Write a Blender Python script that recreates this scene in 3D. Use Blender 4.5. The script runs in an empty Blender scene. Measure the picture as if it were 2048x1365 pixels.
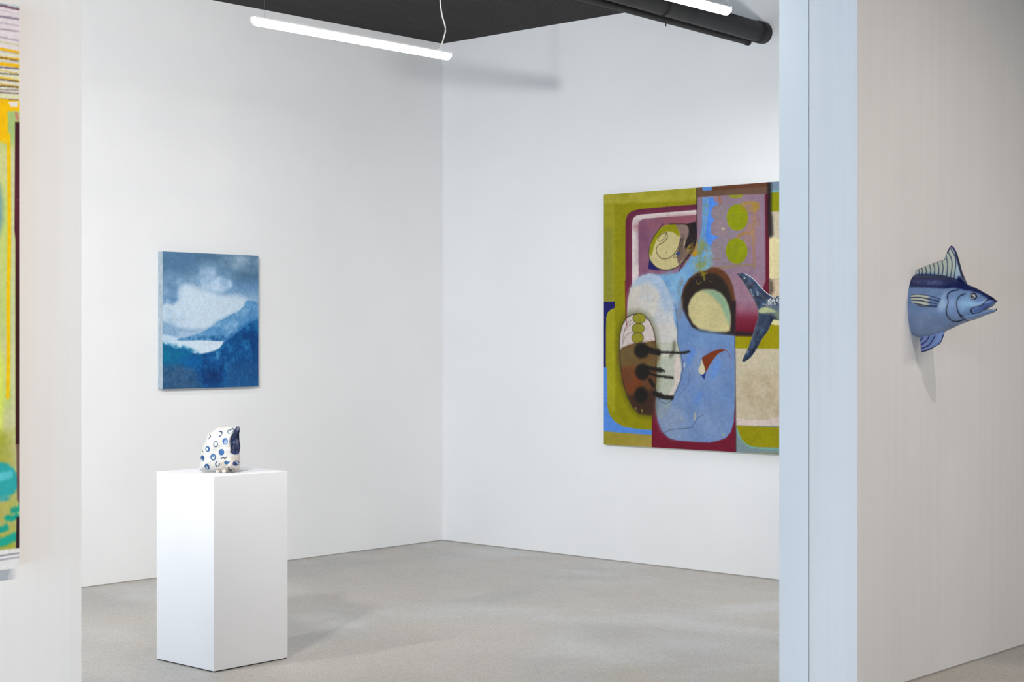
import bpy, bmesh, math, random
import numpy as np
from mathutils import Vector, Matrix

scene = bpy.context.scene
COL = scene.collection
rng = np.random.default_rng(7)

# ------------------------------------------------------------------ camera, world, lights, exposure
# world axes: +x runs along the far wall to the right, +y runs along the right wall into the room
cam_d = bpy.data.cameras.new('camera'); cam = bpy.data.objects.new('camera', cam_d); COL.objects.link(cam)
cam.location = (0, 0, 1.6)
cam.rotation_euler = (math.radians(90), 0, math.radians(-(90-42.2743)))
cam_d.sensor_width = 36; cam_d.lens = 3249.86/2048*36; cam_d.shift_y = -8.9/2048
cam_d.clip_end = 100
scene.camera = cam
vs = scene.view_settings
vs.view_transform = 'Standard'; vs.look = 'None'; vs.gamma = 1; vs.use_curve_mapping = False
vs.exposure = -0.06

world = bpy.data.worlds.new('daylight'); scene.world = world; world.use_nodes = True
bg = world.node_tree.nodes['Background']; bg.inputs[0].default_value = (.72, .86, 1, 1); bg.inputs[1].default_value = 0.1*1.0

def area(name, loc, rot, sx, sy, power, color, spread=180):
    l = bpy.data.lights.new(name, 'AREA'); l.shape = 'RECTANGLE'; l.size = sx; l.size_y = sy
    l.energy = power; l.color = color; l.spread = math.radians(spread)
    o = bpy.data.objects.new(name, l); o.location = loc; o.rotation_euler = rot; COL.objects.link(o); return o
def spot(name, loc, target, power, color, angle, blend=.6, size=.04):
    l = bpy.data.lights.new(name, 'SPOT'); l.energy = power; l.color = color
    l.spot_size = math.radians(angle); l.spot_blend = blend; l.shadow_soft_size = size
    o = bpy.data.objects.new(name, l); o.location = loc; COL.objects.link(o)
    o.rotation_euler = (Vector(target)-Vector(loc)).to_track_quat('-Z', 'Y').to_euler(); return o
# daylight through the street front on the left (-x) side, then an added low fill
area('daylight_front', (-5.0, 2.4, 1.5), (0, math.radians(-90), 0), 2.8, 2.4, 300*1.08, (.50, .74, 1.0))
area('daylight_back', (-5.0, 6.6, 1.7), (0, math.radians(-90), 0), 3.0, 4.0, 200*1.12, (.58, .78, 1.0))
area('added_low_fill', (-4.9, -1.0, .5), (0, math.radians(-97), 0), .9, 5.0, 200*0.9, (.52, .76, 1.0))  # unseen low blue fill, added to brighten the partition's end face
# linear lamps of the same rows that hang outside the frame, plus one added fill
area('unseen_back_light', (2.6, 6.77, 3.24), (0, 0, 0), 1.45, .07, 100*0.75, (1, .99, .98))
spot('spot_on_far_walls', (2.35, 4.60, 2.86), (7.7, 9.0, 2.25), 200*4.15, (1, .99, .985), 92, 1, .12)
area('unseen_back_light', (7.9, 4.75, 3.24), (0, 0, 0), 1.2, .07, 100*0.35, (1, .99, .985))  # fill light added out of view behind the partition, brightens the right wall
area('front_room_lamp', (1.5, .8, 3.4), (0, 0, 0), 1.45, .07, 100*1.1, (1, .90, .80))
area('front_room_lamp', (7.0, .6, 3.4), (0, 0, 0), 1.45, .07, 100*0.8, (1, .90, .80))
# track spots of the front room
spot('spot_on_fish', (5.97, 1.35, 3.82), (7.1, 3.7, 1.0), 210*0.48, (1, .87, .76), 135, 1, .03)
spot('spot_on_canvas', (2.9, .9, 3.4), (1.6, 3.7, 1.7), 150*0.95, (1, .9, .82), 66, 1, .05)

# ------------------------------------------------------------------ helpers
def lin(c):
    c = np.asarray(c, float)/255.0
    return np.where(c <= .04045, c/12.92, ((c+.055)/1.055)**2.4)
def rgba(c): return tuple(lin(c))+(1,)

def mesh_obj(name, verts, faces, mat, parent=None, smooth=False):
    me = bpy.data.meshes.new(name); me.from_pydata([tuple(v) for v in verts], [], faces); me.update()
    if smooth: me.shade_smooth()
    if mat: me.materials.append(mat)
    o = bpy.data.objects.new(name, me); COL.objects.link(o)
    if parent: o.parent = parent; o.location = -parent.location if False else (0, 0, 0); o.matrix_parent_inverse = parent.matrix_world.inverted() if False else Matrix.Translation(-parent.location)
    return o
def bm_obj(name, bm, mat, parent=None, smooth=False):
    me = bpy.data.meshes.new(name); bm.to_mesh(me); bm.free()
    if smooth: me.shade_smooth()
    if mat: me.materials.append(mat)
    o = bpy.data.objects.new(name, me); COL.objects.link(o)
    if parent: o.parent = parent; o.matrix_parent_inverse = Matrix.Translation(-parent.location)
    return o
def empty(name, loc, label, cat, group=None):
    o = bpy.data.objects.new(name, None); o.location = loc; o.empty_display_size = .1; COL.objects.link(o)
    tag(o, label, cat, group); return o
def tag(o, label, cat, group=None):
    o['label'] = label; o['category'] = cat
    if group: o['group'] = group
def struct(o): o['kind'] = 'structure'; return o
def add_box(bm, x0, x1, y0, y1, z0, z1):
    vs_ = [bm.verts.new((x, y, z)) for z in (z0, z1) for y in (y0, y1) for x in (x0, x1)]
    for f in ((0, 2, 3, 1), (4, 5, 7, 6), (0, 1, 5, 4), (2, 6, 7, 3), (0, 4, 6, 2), (1, 3, 7, 5)):
        bm.faces.new([vs_[i] for i in f])
def box(name, dims, mat, parent=None, bevel=0):
    bm = bmesh.new(); add_box(bm, *dims)
    if bevel: bmesh.ops.bevel(bm, geom=bm.edges[:], offset=bevel, segments=2, affect='EDGES', profile=.5)
    return bm_obj(name, bm, mat, parent)
def tube_bm(bm, pts, r, n=12, caps=True):
    pts = [Vector(p) for p in pts]; rings = []
    for i, p in enumerate(pts):
        t = (pts[min(i+1, len(pts)-1)]-pts[max(i-1, 0)]).normalized()
        a = t.cross(Vector((0, 0, 1))); a = a.normalized() if a.length > 1e-3 else Vector((1, 0, 0)); b = t.cross(a)
        rr = r[i] if isinstance(r, (list, tuple)) else r
        rings.append([bm.verts.new(p+(a*math.cos(k/n*math.tau)+b*math.sin(k/n*math.tau))*rr) for k in range(n)])
    for A, B in zip(rings, rings[1:]):
        for k in range(n): bm.faces.new((A[k], A[(k+1) % n], B[(k+1) % n], B[k]))
    if caps: bm.faces.new(rings[0][::-1]); bm.faces.new(rings[-1])
    bmesh.ops.recalc_face_normals(bm, faces=bm.faces[:])
def tube(name, pts, r, mat, parent=None, n=12):
    bm = bmesh.new(); tube_bm(bm, pts, r, n)
    return bm_obj(name, bm, mat, parent, smooth=True)

# ------------------------------------------------------------------ materials
def mat(name, color, rough=.5, metal=0, spec=.5, coat=0, emis=None, estr=0, build=None):
    m = bpy.data.materials.new(name); m.use_nodes = True; nt = m.node_tree; p = nt.nodes['Principled BSDF']
    p.inputs['Base Color'].default_value = rgba(color); p.inputs['Roughness'].default_value = rough
    p.inputs['Metallic'].default_value = metal; p.inputs['Specular IOR Level'].default_value = spec
    p.inputs['Coat Weight'].default_value = coat; p.inputs['Coat Roughness'].default_value = .1
    if emis: p.inputs['Emission Color'].default_value = rgba(emis); p.inputs['Emission Strength'].default_value = estr
    if build: build(nt, p)
    return m
def N(nt, t, **kw):
    n = nt.nodes.new(t)
    for k, v in kw.items():
        if k in n.inputs: n.inputs[k].default_value = v
        else: setattr(n, k, v)
    return n
def tc(nt, scale=(1, 1, 1), rot=(0, 0, 0)):
    c = N(nt, 'ShaderNodeTexCoord'); m = N(nt, 'ShaderNodeMapping'); m.inputs['Scale'].default_value = scale; m.inputs['Rotation'].default_value = rot
    nt.links.new(c.outputs['Object'], m.inputs['Vector']); return m.outputs['Vector']
def noise(nt, vec, scale, detail=4, rough=.55, dist=0):
    n = N(nt, 'ShaderNodeTexNoise', Scale=scale, Detail=detail, Roughness=rough, Distortion=dist); nt.links.new(vec, n.inputs['Vector']); return n.outputs['Fac']
def ramp(nt, fac, stops):
    r = N(nt, 'ShaderNodeValToRGB'); el = r.color_ramp.elements
    while len(el) < len(stops): el.new(.5)
    for e, (p, c) in zip(el, stops): e.position = p; e.color = rgba(c) if len(c) == 3 else c
    nt.links.new(fac, r.inputs['Fac']); return r.outputs['Color']
def mix(nt, fac, a, b, mode='MIX'):
    m = N(nt, 'ShaderNodeMix', data_type='RGBA', blend_type=mode)
    for sock, v in ((m.inputs[0], fac), (m.inputs[6], a), (m.inputs[7], b)):
        if hasattr(v, 'links') or hasattr(v, 'is_linked'): nt.links.new(v, sock)
        else: sock.default_value = v if isinstance(v, (int, float)) else (rgba(v) if len(v) == 3 else v)
    return m.outputs[2]
def bump(nt, p, h, strength, dist=.01):
    b = N(nt, 'ShaderNodeBump', Strength=strength, Distance=dist); nt.links.new(h, b.inputs['Height']); nt.links.new(b.outputs['Normal'], p.inputs['Normal'])

def wall_build(c1, c2, streak=.0):
    def f(nt, p):
        v = tc(nt)
        n = noise(nt, v, 1.3, 3)
        col = ramp(nt, n, [(.3, c1), (.7, c2)])
        if streak:
            s = noise(nt, tc(nt, (4, 4, .08)), 3.0, 3)
            col = mix(nt, streak, col, ramp(nt, s, [(.38, (250, 250, 250)), (.5, (255, 255, 255)), (.62, (251, 251, 251))]), 'MULTIPLY')
        nt.links.new(col, p.inputs['Base Color'])
        bump(nt, p, noise(nt, v, 260, 3), .12, .002)
    return f
M_wall = mat('white_wall_paint', (232, 232, 232), .75, spec=.25, build=wall_build((231, 231, 231), (235, 235, 235)))
M_part = mat('partition_paint', (232, 232, 232), .7, spec=.3, build=wall_build((229, 228, 227), (234, 233, 232), .55))
M_jamb = mat('satin_white_board', (230, 232, 234), .45, spec=.4, build=wall_build((229, 231, 233), (233, 235, 237)))
M_gap = mat('dark_joint', (40, 40, 42), .9)
M_plinth = mat('plinth_white_lacquer', (236, 236, 238), .5, spec=.4, build=wall_build((222, 223, 226), (227, 228, 230)))

def floor_build(nt, p):
    v = tc(nt); st = tc(nt, (1, .55, 1), (0, 0, .8))
    big = noise(nt, st, .75, 4, .55, .5); warm = noise(nt, tc(nt, (.7, 1.2, 1), (0, 0, -.7)), .9, 4, .6, .8); med = noise(nt, v, 3.2, 6, .65, .9); fine = noise(nt, v, 55, 5, .7); spk = noise(nt, v, 300, 2, .6)
    base = ramp(nt, big, [(.40, (78, 74, 68)), (.46, (142, 138, 131)), (.51, (190, 188, 184)), (.57, (236, 238, 240))])
    base = mix(nt, .34, base, ramp(nt, med, [(.40, (104, 98, 90)), (.5, (180, 179, 175)), (.62, (204, 204, 203))]))
    m = N(nt, 'ShaderNodeMapRange'); m.inputs['From Min'].default_value = .44; m.inputs['From Max'].default_value = .57; m.inputs['To Max'].default_value = .85; nt.links.new(warm, m.inputs['Value'])
    base = mix(nt, m.outputs[0], base, (182, 161, 136))
    gr = N(nt, 'ShaderNodeTexNoise', Scale=28, Detail=8, Roughness=.8); nt.links.new(v, gr.inputs['Vector'])
    base = mix(nt, .45, base, ramp(nt, gr.outputs['Fac'], [(.34, (108, 104, 98)), (.5, (184, 182, 177)), (.68, (222, 222, 220))]))
    base = mix(nt, .4, base, ramp(nt, noise(nt, v, 110, 3, .7), [(.38, (96, 92, 86)), (.52, (186, 184, 179)), (.66, (226, 225, 222))]))
    base = mix(nt, .2, base, ramp(nt, spk, [(.32, (90, 88, 84)), (.6, (198, 197, 193))]))
    pit = N(nt, 'ShaderNodeTexVoronoi', Scale=9, Randomness=1); nt.links.new(v, pit.inputs['Vector'])
    base = mix(nt, .6, base, ramp(nt, pit.outputs['Distance'], [(.015, (90, 86, 80)), (.045, (255, 255, 255))]), 'MULTIPLY')
    nt.links.new(base, p.inputs['Base Color'])
    r = N(nt, 'ShaderNodeMapRange'); r.inputs['To Min'].default_value = .22; r.inputs['To Max'].default_value = .46; nt.links.new(med, r.inputs['Value']); nt.links.new(r.outputs[0], p.inputs['Roughness'])
    bump(nt, p, fine, .12, .004)
M_floor = mat('polished_concrete', (170, 166, 160), .4, spec=.45, build=floor_build)

def ceil_build(nt, p):
    v = tc(nt, (1, 14, 1)); a = noise(nt, v, 2.0, 4); b = noise(nt, tc(nt), 40, 4)
    c = mix(nt, .5, ramp(nt, a, [(.3, (42, 40, 41)), (.7, (58, 55, 55))]), ramp(nt, b, [(.3, (38, 37, 38)), (.7, (60, 57, 57))]))
    nt.links.new(c, p.inputs['Base Color']); bump(nt, p, a, .3, .01)
M_ceil = mat('black_painted_deck', (48, 46, 47), .85, spec=.2, build=ceil_build)
def pipe_build(nt, p):
    c = ramp(nt, noise(nt, tc(nt), 14, 4), [(.3, (26, 24, 25)), (.7, (40, 37, 37))]); nt.links.new(c, p.inputs['Base Color'])
M_pipe = mat('black_pipe_paint', (34, 32, 33), .6, spec=.35, build=pipe_build)
def mk_diff():
    def f(nt, p):
        # slightly dimmer towards the end caps, as the tube behind the opal cover is
        pass
    return mat('lit_opal_diffuser', (255, 255, 255), .5, emis=(254, 254, 255), estr=22.0*1.8, build=f)
M_diff = mk_diff()
M_house = mat('lamp_white_metal', (235, 235, 235), .4)
M_cord = mat('white_cord', (225, 223, 220), .5)
M_wire = mat('steel_wire', (150, 150, 150), .35, metal=.9)
M_shadow_line = mat('shadow_line_grey', (158, 154, 148), .8)  # grey stands in for the shade where walls meet the floor

def vcol_mat(name, rough, spec=.5, coat=0, bumpscale=None, bstr=.1):
    def f(nt, p):
        a = N(nt, 'ShaderNodeAttribute', attribute_name='paint')
        nt.links.new(a.outputs['Color'], p.inputs['Base Color'])
        if bumpscale: bump(nt, p, noise(nt, tc(nt), bumpscale, 4), bstr, .003)
    return mat(name, (200, 200, 200), rough, spec=spec, coat=coat, build=f)

# ------------------------------------------------------------------ painting with brushes: colours per vertex, in metres on the canvas
def vnoise(u, v, scale, seed=0, octaves=3):
    out = np.zeros_like(u); amp = 1; tot = 0
    for o in range(octaves):
        r = np.random.default_rng(seed*101+o); T = r.random((64, 64))
        x = u*scale*(2**o)+17.3; y = v*scale*(2**o)+9.1
        xi = np.floor(x).astype(int); yi = np.floor(y).astype(int); fx = x-xi; fy = y-yi
        fx = fx*fx*(3-2*fx); fy = fy*fy*(3-2*fy)
        g = lambda a, b: T[a % 64, b % 64]
        out += amp*((g(xi, yi)*(1-fx)+g(xi+1, yi)*fx)*(1-fy)+(g(xi, yi+1)*(1-fx)+g(xi+1, yi+1)*fx)*fy); tot += amp; amp *= .5
    return out/tot
def smooth_pts(pts, closed, k=5):
    P = np.array(pts, float); n = len(P); out = []
    rngi = range(n) if closed else range(n-1)
    for i in rngi:
        p0 = P[(i-1) % n] if closed or i > 0 else P[i]; p1 = P[i]; p2 = P[(i+1) % n]; p3 = P[(i+2) % n] if closed or i+2 < n else P[(i+1)]
        for t in np.linspace(0, 1, k, endpoint=False):
            out.append(.5*((2*p1)+(-p0+p2)*t+(2*p0-5*p1+4*p2-p3)*t*t+(-p0+3*p1-3*p2+p3)*t**3))
    if not closed: out.append(P[-1])
    return np.array(out)
class Paint:
    def __init__(s, u, v, base):
        s.u = u; s.v = v; s.c = np.tile(np.array(base, float), (len(u), 1))
    def _dist(s, P, idx, closed):
        u = s.u[idx]; v = s.v[idx]; d = np.full(len(u), 1e9); inside = np.zeros(len(u), bool); n = len(P)
        for i in range(n if closed else n-1):
            a = P[i]; b = P[(i+1) % n]; e = b-a; L = e@e+1e-12
            t = np.clip(((u-a[0])*e[0]+(v-a[1])*e[1])/L, 0, 1)
            d = np.minimum(d, (u-a[0]-t*e[0])**2+(v-a[1]-t*e[1])**2)
            if closed:
                c = ((a[1] > v) != (b[1] > v)); 
                with np.errstate(all='ignore'): xx = (b[0]-a[0])*(v-a[1])/(b[1]-a[1]+1e-15)+a[0]
                inside ^= c & (u < xx)
        return np.sqrt(d), inside
    def _bb(s, P, m): return np.where((s.u > P[:, 0].min()-m) & (s.u < P[:, 0].max()+m) & (s.v > P[:, 1].min()-m) & (s.v < P[:, 1].max()+m))[0]
    def _blend(s, idx, a, color, color2=None, t=None):
        col = np.array(color, float)
        if color2 is not None: col = col+(np.array(color2, float)-col)*t[:, None]
        s.c[idx] = s.c[idx]*(1-a[:, None])+col*a[:, None]
    def poly(s, pts, color, soft=.004, alpha=1, sm=False, c2=None, g=None, rag=0, inset=0):
        """filled shape; c2,g=((u0,v0),(u1,v1)) grade the pigment between two points; rag roughens the edge"""
        P = smooth_pts(pts, True) if sm else np.array(pts, float)
        idx = s._bb(P, soft*2+rag)
        if not len(idx): return
        d, ins = s._dist(P, idx, True); sd = np.where(ins, d, -d)-inset
        if rag: sd = sd+(vnoise(s.u[idx], s.v[idx], 1.2/rag, 5)-.5)*2*rag
        a = np.clip(sd/soft+.5, 0, 1); a = a*a*(3-2*a)*alpha
        t = None
        if c2 is not None:
            A = np.array(g[0]); B = np.array(g[1]); e = B-A; t = np.clip(((s.u[idx]-A[0])*e[0]+(s.v[idx]-A[1])*e[1])/(e@e), 0, 1)
        s._blend(idx, a, color, c2, t)
    def stroke(s, pts, w, color, soft=.004, alpha=1, sm=True, taper=False, rag=0):
        P = smooth_pts(pts, False) if sm and len(pts) > 2 else np.array(pts, float)
        idx = s._bb(P, w+soft)
        if not len(idx): return
        d, _ = s._dist(P, idx, False)
        if rag: d = d+(vnoise(s.u[idx], s.v[idx], 1.2/rag, 8)-.5)*2*rag
        a = np.clip((w/2-d)/soft+.5, 0, 1)*alpha; s._blend(idx, a, color)
    def edge(s, pts, w, color, soft=.004, alpha=1, sm=False):
        P = list(pts)+[pts[0]]; 
        if sm: P = list(smooth_pts(pts, True)); P.append(P[0])
        s.stroke(P, w, color, soft, alpha, sm=False)
    def tint(s, pts, color, soft, alpha, nscale=6, seed=1, sm=True, contrast=2.2):
        P = smooth_pts(pts, True) if sm else np.array(pts, float); idx = s._bb(P, soft)
        if not len(idx): return
        d, ins = s._dist(P, idx, True); a = np.clip(np.where(ins, d, -d)/soft+.5, 0, 1)
        n = np.clip((vnoise(s.u[idx], s.v[idx], nscale, seed, 4)-.5)*contrast+.5, 0, 1)
        s._blend(idx, a*n*alpha, color)
    def grain(s, amt, scale, seed=3, aniso=1):
        n = (vnoise(s.u*aniso, s.v, scale, seed, 3)-.5)*2*amt; s.c = np.clip(s.c*(1+n[:, None]), 0, 255)
    def out(s, gain=1):
        return np.clip(lin(np.clip(s.c, 0, 255))*gain, 0, .95)
def set_paint(o, rgb):
    me = o.data; a = me.color_attributes.new('paint', 'FLOAT_COLOR', 'POINT')
    buf = np.ones((len(me.vertices), 4), np.float32); buf[:, :3] = rgb; a.data.foreach_set('color', buf.ravel())

def grid_mesh(name, pos, nu, nv, mat_, parent, smooth=True, flip=False):
    """pos: (nu*nv,3) positions, index i*nv+j"""
    me = bpy.data.meshes.new(name)
    i, j = np.meshgrid(np.arange(nu-1), np.arange(nv-1), indexing='ij'); a = (i*nv+j).ravel()
    q = np.stack([a, a+nv, a+nv+1, a+1] if not flip else [a, a+1, a+nv+1, a+nv], 1)
    me.vertices.add(len(pos)); me.vertices.foreach_set('co', np.asarray(pos, np.float32).ravel())
    me.loops.add(q.size); me.loops.foreach_set('vertex_index', q.ravel().astype(np.int32))
    me.polygons.add(len(q)); me.polygons.foreach_set('loop_start', np.arange(0, q.size, 4, dtype=np.int32)); me.polygons.foreach_set('loop_total', np.full(len(q), 4, np.int32))
    me.update(calc_edges=True); me.validate()
    if smooth: me.shade_smooth()
    me.materials.append(mat_)
    o = bpy.data.objects.new(name, me); COL.objects.link(o)
    if parent: o.parent = parent; o.matrix_parent_inverse = Matrix.Translation(-parent.location)
    return o

# ------------------------------------------------------------------ the rooms
XR, YB, H = 9.062, 8.974, 3.898            # right wall, far wall, ceiling height
PY0, PY1, PX = 3.702, 4.109, 6.343         # the partition that carries the fish: front, back, end face
LX = 2.392                                 # right edge of the left partition
struct(box('floor', (-5.2, 12.2, -3.7, YB+.2, -.1, 0), M_floor))
struct(box('ceiling', (-5.2, 12.2, -3.7, YB+.2, H, H+.1), M_ceil))
struct(box('wall_back', (-5.2, XR+.2, YB, YB+.2, 0, H), M_wall))
struct(box('wall_right', (XR, XR+.2, PY1, YB, 0, H), M_wall))
struct(box('wall_front_right', (PX, 12.2, PY0, 3.9494, 0, H), M_part))
bm = bmesh.new(); add_box(bm, PX+.0, 12.2, 3.9530, PY1, 0, H); struct(bm_obj('wall_partition_back', bm, M_jamb))
struct(box('trim_1', (PX+.006, 12.1, 3.9494, 3.9530, 0, H), M_gap))
struct(box('wall_front_left', (-5.0, LX, PY0, PY1, 0, H), M_part))
# metal corner bead plastered over, standing a hair proud of the left partition
bm = bmesh.new(); add_box(bm, LX-.042, LX+.0008, PY0-.0013, PY0, 0, H)
bmesh.ops.bevel(bm, geom=[e for e in bm.edges if abs(e.verts[0].co.z-e.verts[1].co.z) > 1], offset=.0005, segments=2, affect='EDGES'); struct(bm_obj('trim_2', bm, M_part))
struct(box('wall_behind', (-5.2, 12.2, -3.9, -3.7, 0, H), M_wall))
struct(box('wall_far_right', (12.0, 12.2, -3.7, PY0, 0, H), M_wall))
# grey strips that paint the thin shadow line between walls and concrete
struct(box('shadow_strip_3', (-5, XR-.0015, YB-.0015, YB, 0, .006), M_shadow_line))
struct(box('shadow_strip_4', (XR-.0015, XR, PY1+.01, YB, 0, .006), M_shadow_line))
struct(box('shadow_strip_5', (PX, 12, PY0-.0015, PY0, 0, .006), M_shadow_line))

# ------------------------------------------------------------------ linear lamps
def linear_lamp(x0, x1, y, z, label, cord_pts, wires):
    r = empty('linear_pendant_lamp', ((x0+x1)/2, y, z), label, 'ceiling lamp', 'linear pendant lamps under the black ceiling')
    w = .021
    # housing: shallow channel on top
    bm = bmesh.new(); add_box(bm, x0, x1, y-w, y+w, z+.018, z+.030)
    bmesh.ops.bevel(bm, geom=bm.edges[:], offset=.004, segments=2, affect='EDGES'); bm_obj('housing', bm, M_house, r)
    # opal diffuser: rounded trough
    prof = [(-w, .0215), (-w, .002), (-w*.93, -.010), (-w*.75, -.019), (-w*.45, -.025), (0, -.027), (w*.45, -.025), (w*.75, -.019), (w*.93, -.010), (w, .002), (w, .0215)]
    xs = [x0+.002, x0+.004, x0+.012, x1-.012, x1-.004, x1-.002]; sc = [.6, .85, 1, 1, .85, .6]
    V = [(x, y+a*s_, z+.018+(b-.0215)*s_*.68) for x, s_ in zip(xs, sc) for a, b in prof]; n = len(prof)
    F = [(i*n+k, i*n+k+1, (i+1)*n+k+1, (i+1)*n+k) for i in range(len(xs)-1) for k in range(n-1)]+[tuple(range(n))[::-1], tuple(range((len(xs)-1)*n, len(xs)*n))]
    F += [(i*n, (i+1)*n, (i+1)*n+n-1, i*n+n-1) for i in range(len(xs)-1)]
    o = mesh_obj('diffuser', V, F, M_diff, None, True); o.parent = r; o.matrix_parent_inverse = Matrix.Translation(-r.location)
    for xe in (x0-.006, x1-.002):
        box('end_cap', (xe, xe+.008, y-.022, y+.022, z+.002, z+.031), M_house, r, .002)
    for xw in wires:
        tube('suspension_wire', [(xw, y, z+.030), (xw, y, H)], .0012, M_wire, r, 6)
    if cord_pts:
        P = smooth_pts([(a, b) for a, b in cord_pts], False, 8)
        tube('power_cord', [(p[0], y, p[1]) for p in P], .0042, M_cord, r, 8)
        box('cord_clip', (cord_pts[0][0]-.012, cord_pts[0][0]+.012, y-.01, y+.01, z+.030, z+.043), M_cord, r, .003)
linear_lamp(5.40, 6.86, 6.74, 3.25, 'glowing white tube lamp in front of the far corner, curly cord at its right end',
    [(6.785, 3.285), (6.815, 3.36), (6.83, 3.42), (6.80, 3.50), (6.785, 3.60), (6.80, 3.75), (6.84, 3.898)], [5.47])
linear_lamp(5.40, 6.86, 4.75, 3.25, 'glowing white tube lamp cut by the top edge of the photo, beside the black pipes',
    [(6.853, 3.300), (6.850, 3.34), (6.845, 3.5), (6.845, 3.898)], [5.47])

# ------------------------------------------------------------------ pipes under the ceiling
def unit(a, b): return (Vector(b)-Vector(a)).normalized()
e = Vector((9.062, 5.993, 3.604)); s0 = Vector((2.6, 5.993-.063*6.46, 3.604))
r = empty('overhead_pipe', tuple(e), 'thick black pipe under the ceiling running into the right wall behind the lamp', 'pipe', 'black pipes under the ceiling')
d = unit(e, s0)
tube('pipe_run', [e, s0], .066, M_pipe, r, 32)
tube('wall_collar', [e, e+d*.02, e+d*.021, e+d*.085, e+d*.09], [.070, .070, .072, .072, .067], M_pipe, r, 32)
for t in (1.2, 3.6):
    c = e+d*t; tube('hanger_rod', [c+Vector((0, 0, .066)), Vector((c.x, c.y, H))], .005, M_pipe, r, 8)
    tube('hanger_clamp', [c-d*.012, c+d*.012], .070, M_pipe, r, 32)
e = Vector((9.062, 6.111, 3.562)); s0 = Vector((2.6, 6.111-.05*6.46, 3.562))
r = empty('overhead_pipe', tuple(e), 'thin black conduit just below and left of the thick black pipe', 'pipe', 'black pipes under the ceiling')
d = unit(e, s0)
tube('pipe_run', [e, s0], .022, M_pipe, r, 20)
tube('wall_collar', [e, e+d*.03], .025, M_pipe, r, 20)
c = e+d*.98; tube('hanger_bolt', [c+Vector((0, 0, -.02)), c+Vector((0, 0, -.040))], .004, M_pipe, r, 8)
for t in (1.4, 3.8):
    c = e+d*t; tube('hanger_rod', [c+Vector((0, 0, .02)), Vector((c.x, c.y, H))], .004, M_pipe, r, 8)

# ------------------------------------------------------------------ plinth
px, py, pw, pd, ph = 4.767, 6.252, .454, .458, .932
r = empty('display_plinth', (px+pw/2, py+pd/2, 0), 'tall white box plinth on the concrete floor carrying the spotted ceramic', 'plinth')
box('plinth_box', (px, px+pw, py, py+pd, .005, ph), M_plinth, r, .0012)
box('recessed_foot', (px+.004, px+pw-.004, py+.004, py+pd-.004, 0, .005), M_gap, r)

# ------------------------------------------------------------------ ceramic on the plinth
SO = Vector((4.952, 6.437, ph)); SR = Vector((.6728, -.7398, 0)); SA = Vector((.7398, .6728, 0))
r = empty('ceramic_sculpture', tuple(SO), 'small white ceramic with blue ring spots and one blue hollow side, on the plinth', 'sculpture')
outl = smooth_pts([(-0.1057, 0.0139), (-0.1028, 0.0373), (-0.0998, 0.0771), (-0.0963, 0.1099), (-0.0822, 0.1381), (-0.0752, 0.1615), (-0.0635, 0.1884), (-0.0424, 0.2013), (-0.0213, 0.2165), (-0.0026, 0.2247), (0.0162, 0.2229), (0.0349, 0.2271), (0.0583, 0.2219), (0.0794, 0.2271), (0.0923, 0.2219), (0.0923, 0.206), (0.0888, 0.1849), (0.0911, 0.1521), (0.0946, 0.124), (0.09, 0.0959), (0.0935, 0.0725), (0.0946, 0.049), (0.0923, 0.0303), (0.0935, 0.0162), (0.0818, 0.0069), (0.0513, -0.003), (0.0255, -0.0072), (0.0162, 0.001), (0.0021, -0.0053), (-0.0143, -0.0037), (-0.0213, 0.0045), (-0.0588, 0.0069), (-0.0963, 0.0092)], True, 10)
outl[:, 1] = np.maximum(outl[:, 1], 0)
def pebble(outl, depth, nr=46, lump=.006, seed=4, c=None, back=.8, power=.45):
    c = outl.mean(0) if c is None else np.array(c); n = len(outl); rr = np.linspace(0, 1, nr)**.7
    P = []
    for sgn, dep in ((-1, 1), (1, back)):
        for q in (rr if sgn < 0 else rr[::-1]):
            pp = c+(outl-c)*q; b = depth*dep*(1-q**3)**power
            nn = (vnoise(pp[:, 0], pp[:, 1], 28, seed)-.5)*lump*2*min(1, (1-q)*6)
            P.append(np.column_stack([pp[:, 0], sgn*b+nn, pp[:, 1]]))
    return np.concatenate(P), len(P), n
def close_grid(name, P, nr, n, matx, parent, toworld):
    L = P.reshape(nr, n, 3); L = np.concatenate([L, L[:, :1]], 1)
    Wd = np.array([tuple(toworld(p)) for p in L.reshape(-1, 3)])
    o = grid_mesh(name, Wd, nr, n+1, matx, parent, True, True)
    return o, L.reshape(-1, 3)
def sworld(p): return SO+SR*float(p[0])+SA*float(p[1])+Vector((0, 0, float(p[2])))
P, nr, n = pebble(outl, .050, 110, .005, 4, power=.5)
P[:, 2] = np.maximum(P[:, 2], .0005)
hol = smooth_pts([(0.0712, 0.2107), (0.0818, 0.2257), (0.0939, 0.2219), (0.0932, 0.2037), (0.0902, 0.1826), (0.0925, 0.1521), (0.0958, 0.1217), (0.0907, 0.0959), (0.0794, 0.0884), (0.0677, 0.0907), (0.0555, 0.0994), (0.0567, 0.1099), (0.0536, 0.1334), (0.0518, 0.1556), (0.0583, 0.1814), (0.0665, 0.1943)], True, 5)
hq = Paint(P[:, 0], P[:, 2], (0, 0, 0)); hq.poly([tuple(q) for q in hol], (255, 0, 0), .010); k = hq.c[:, 0]/255*(P[:, 1] < 0)
P[:, 1] += k*(.020+.012*(vnoise(P[:, 0], P[:, 2], 90, 12)-.5))
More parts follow.
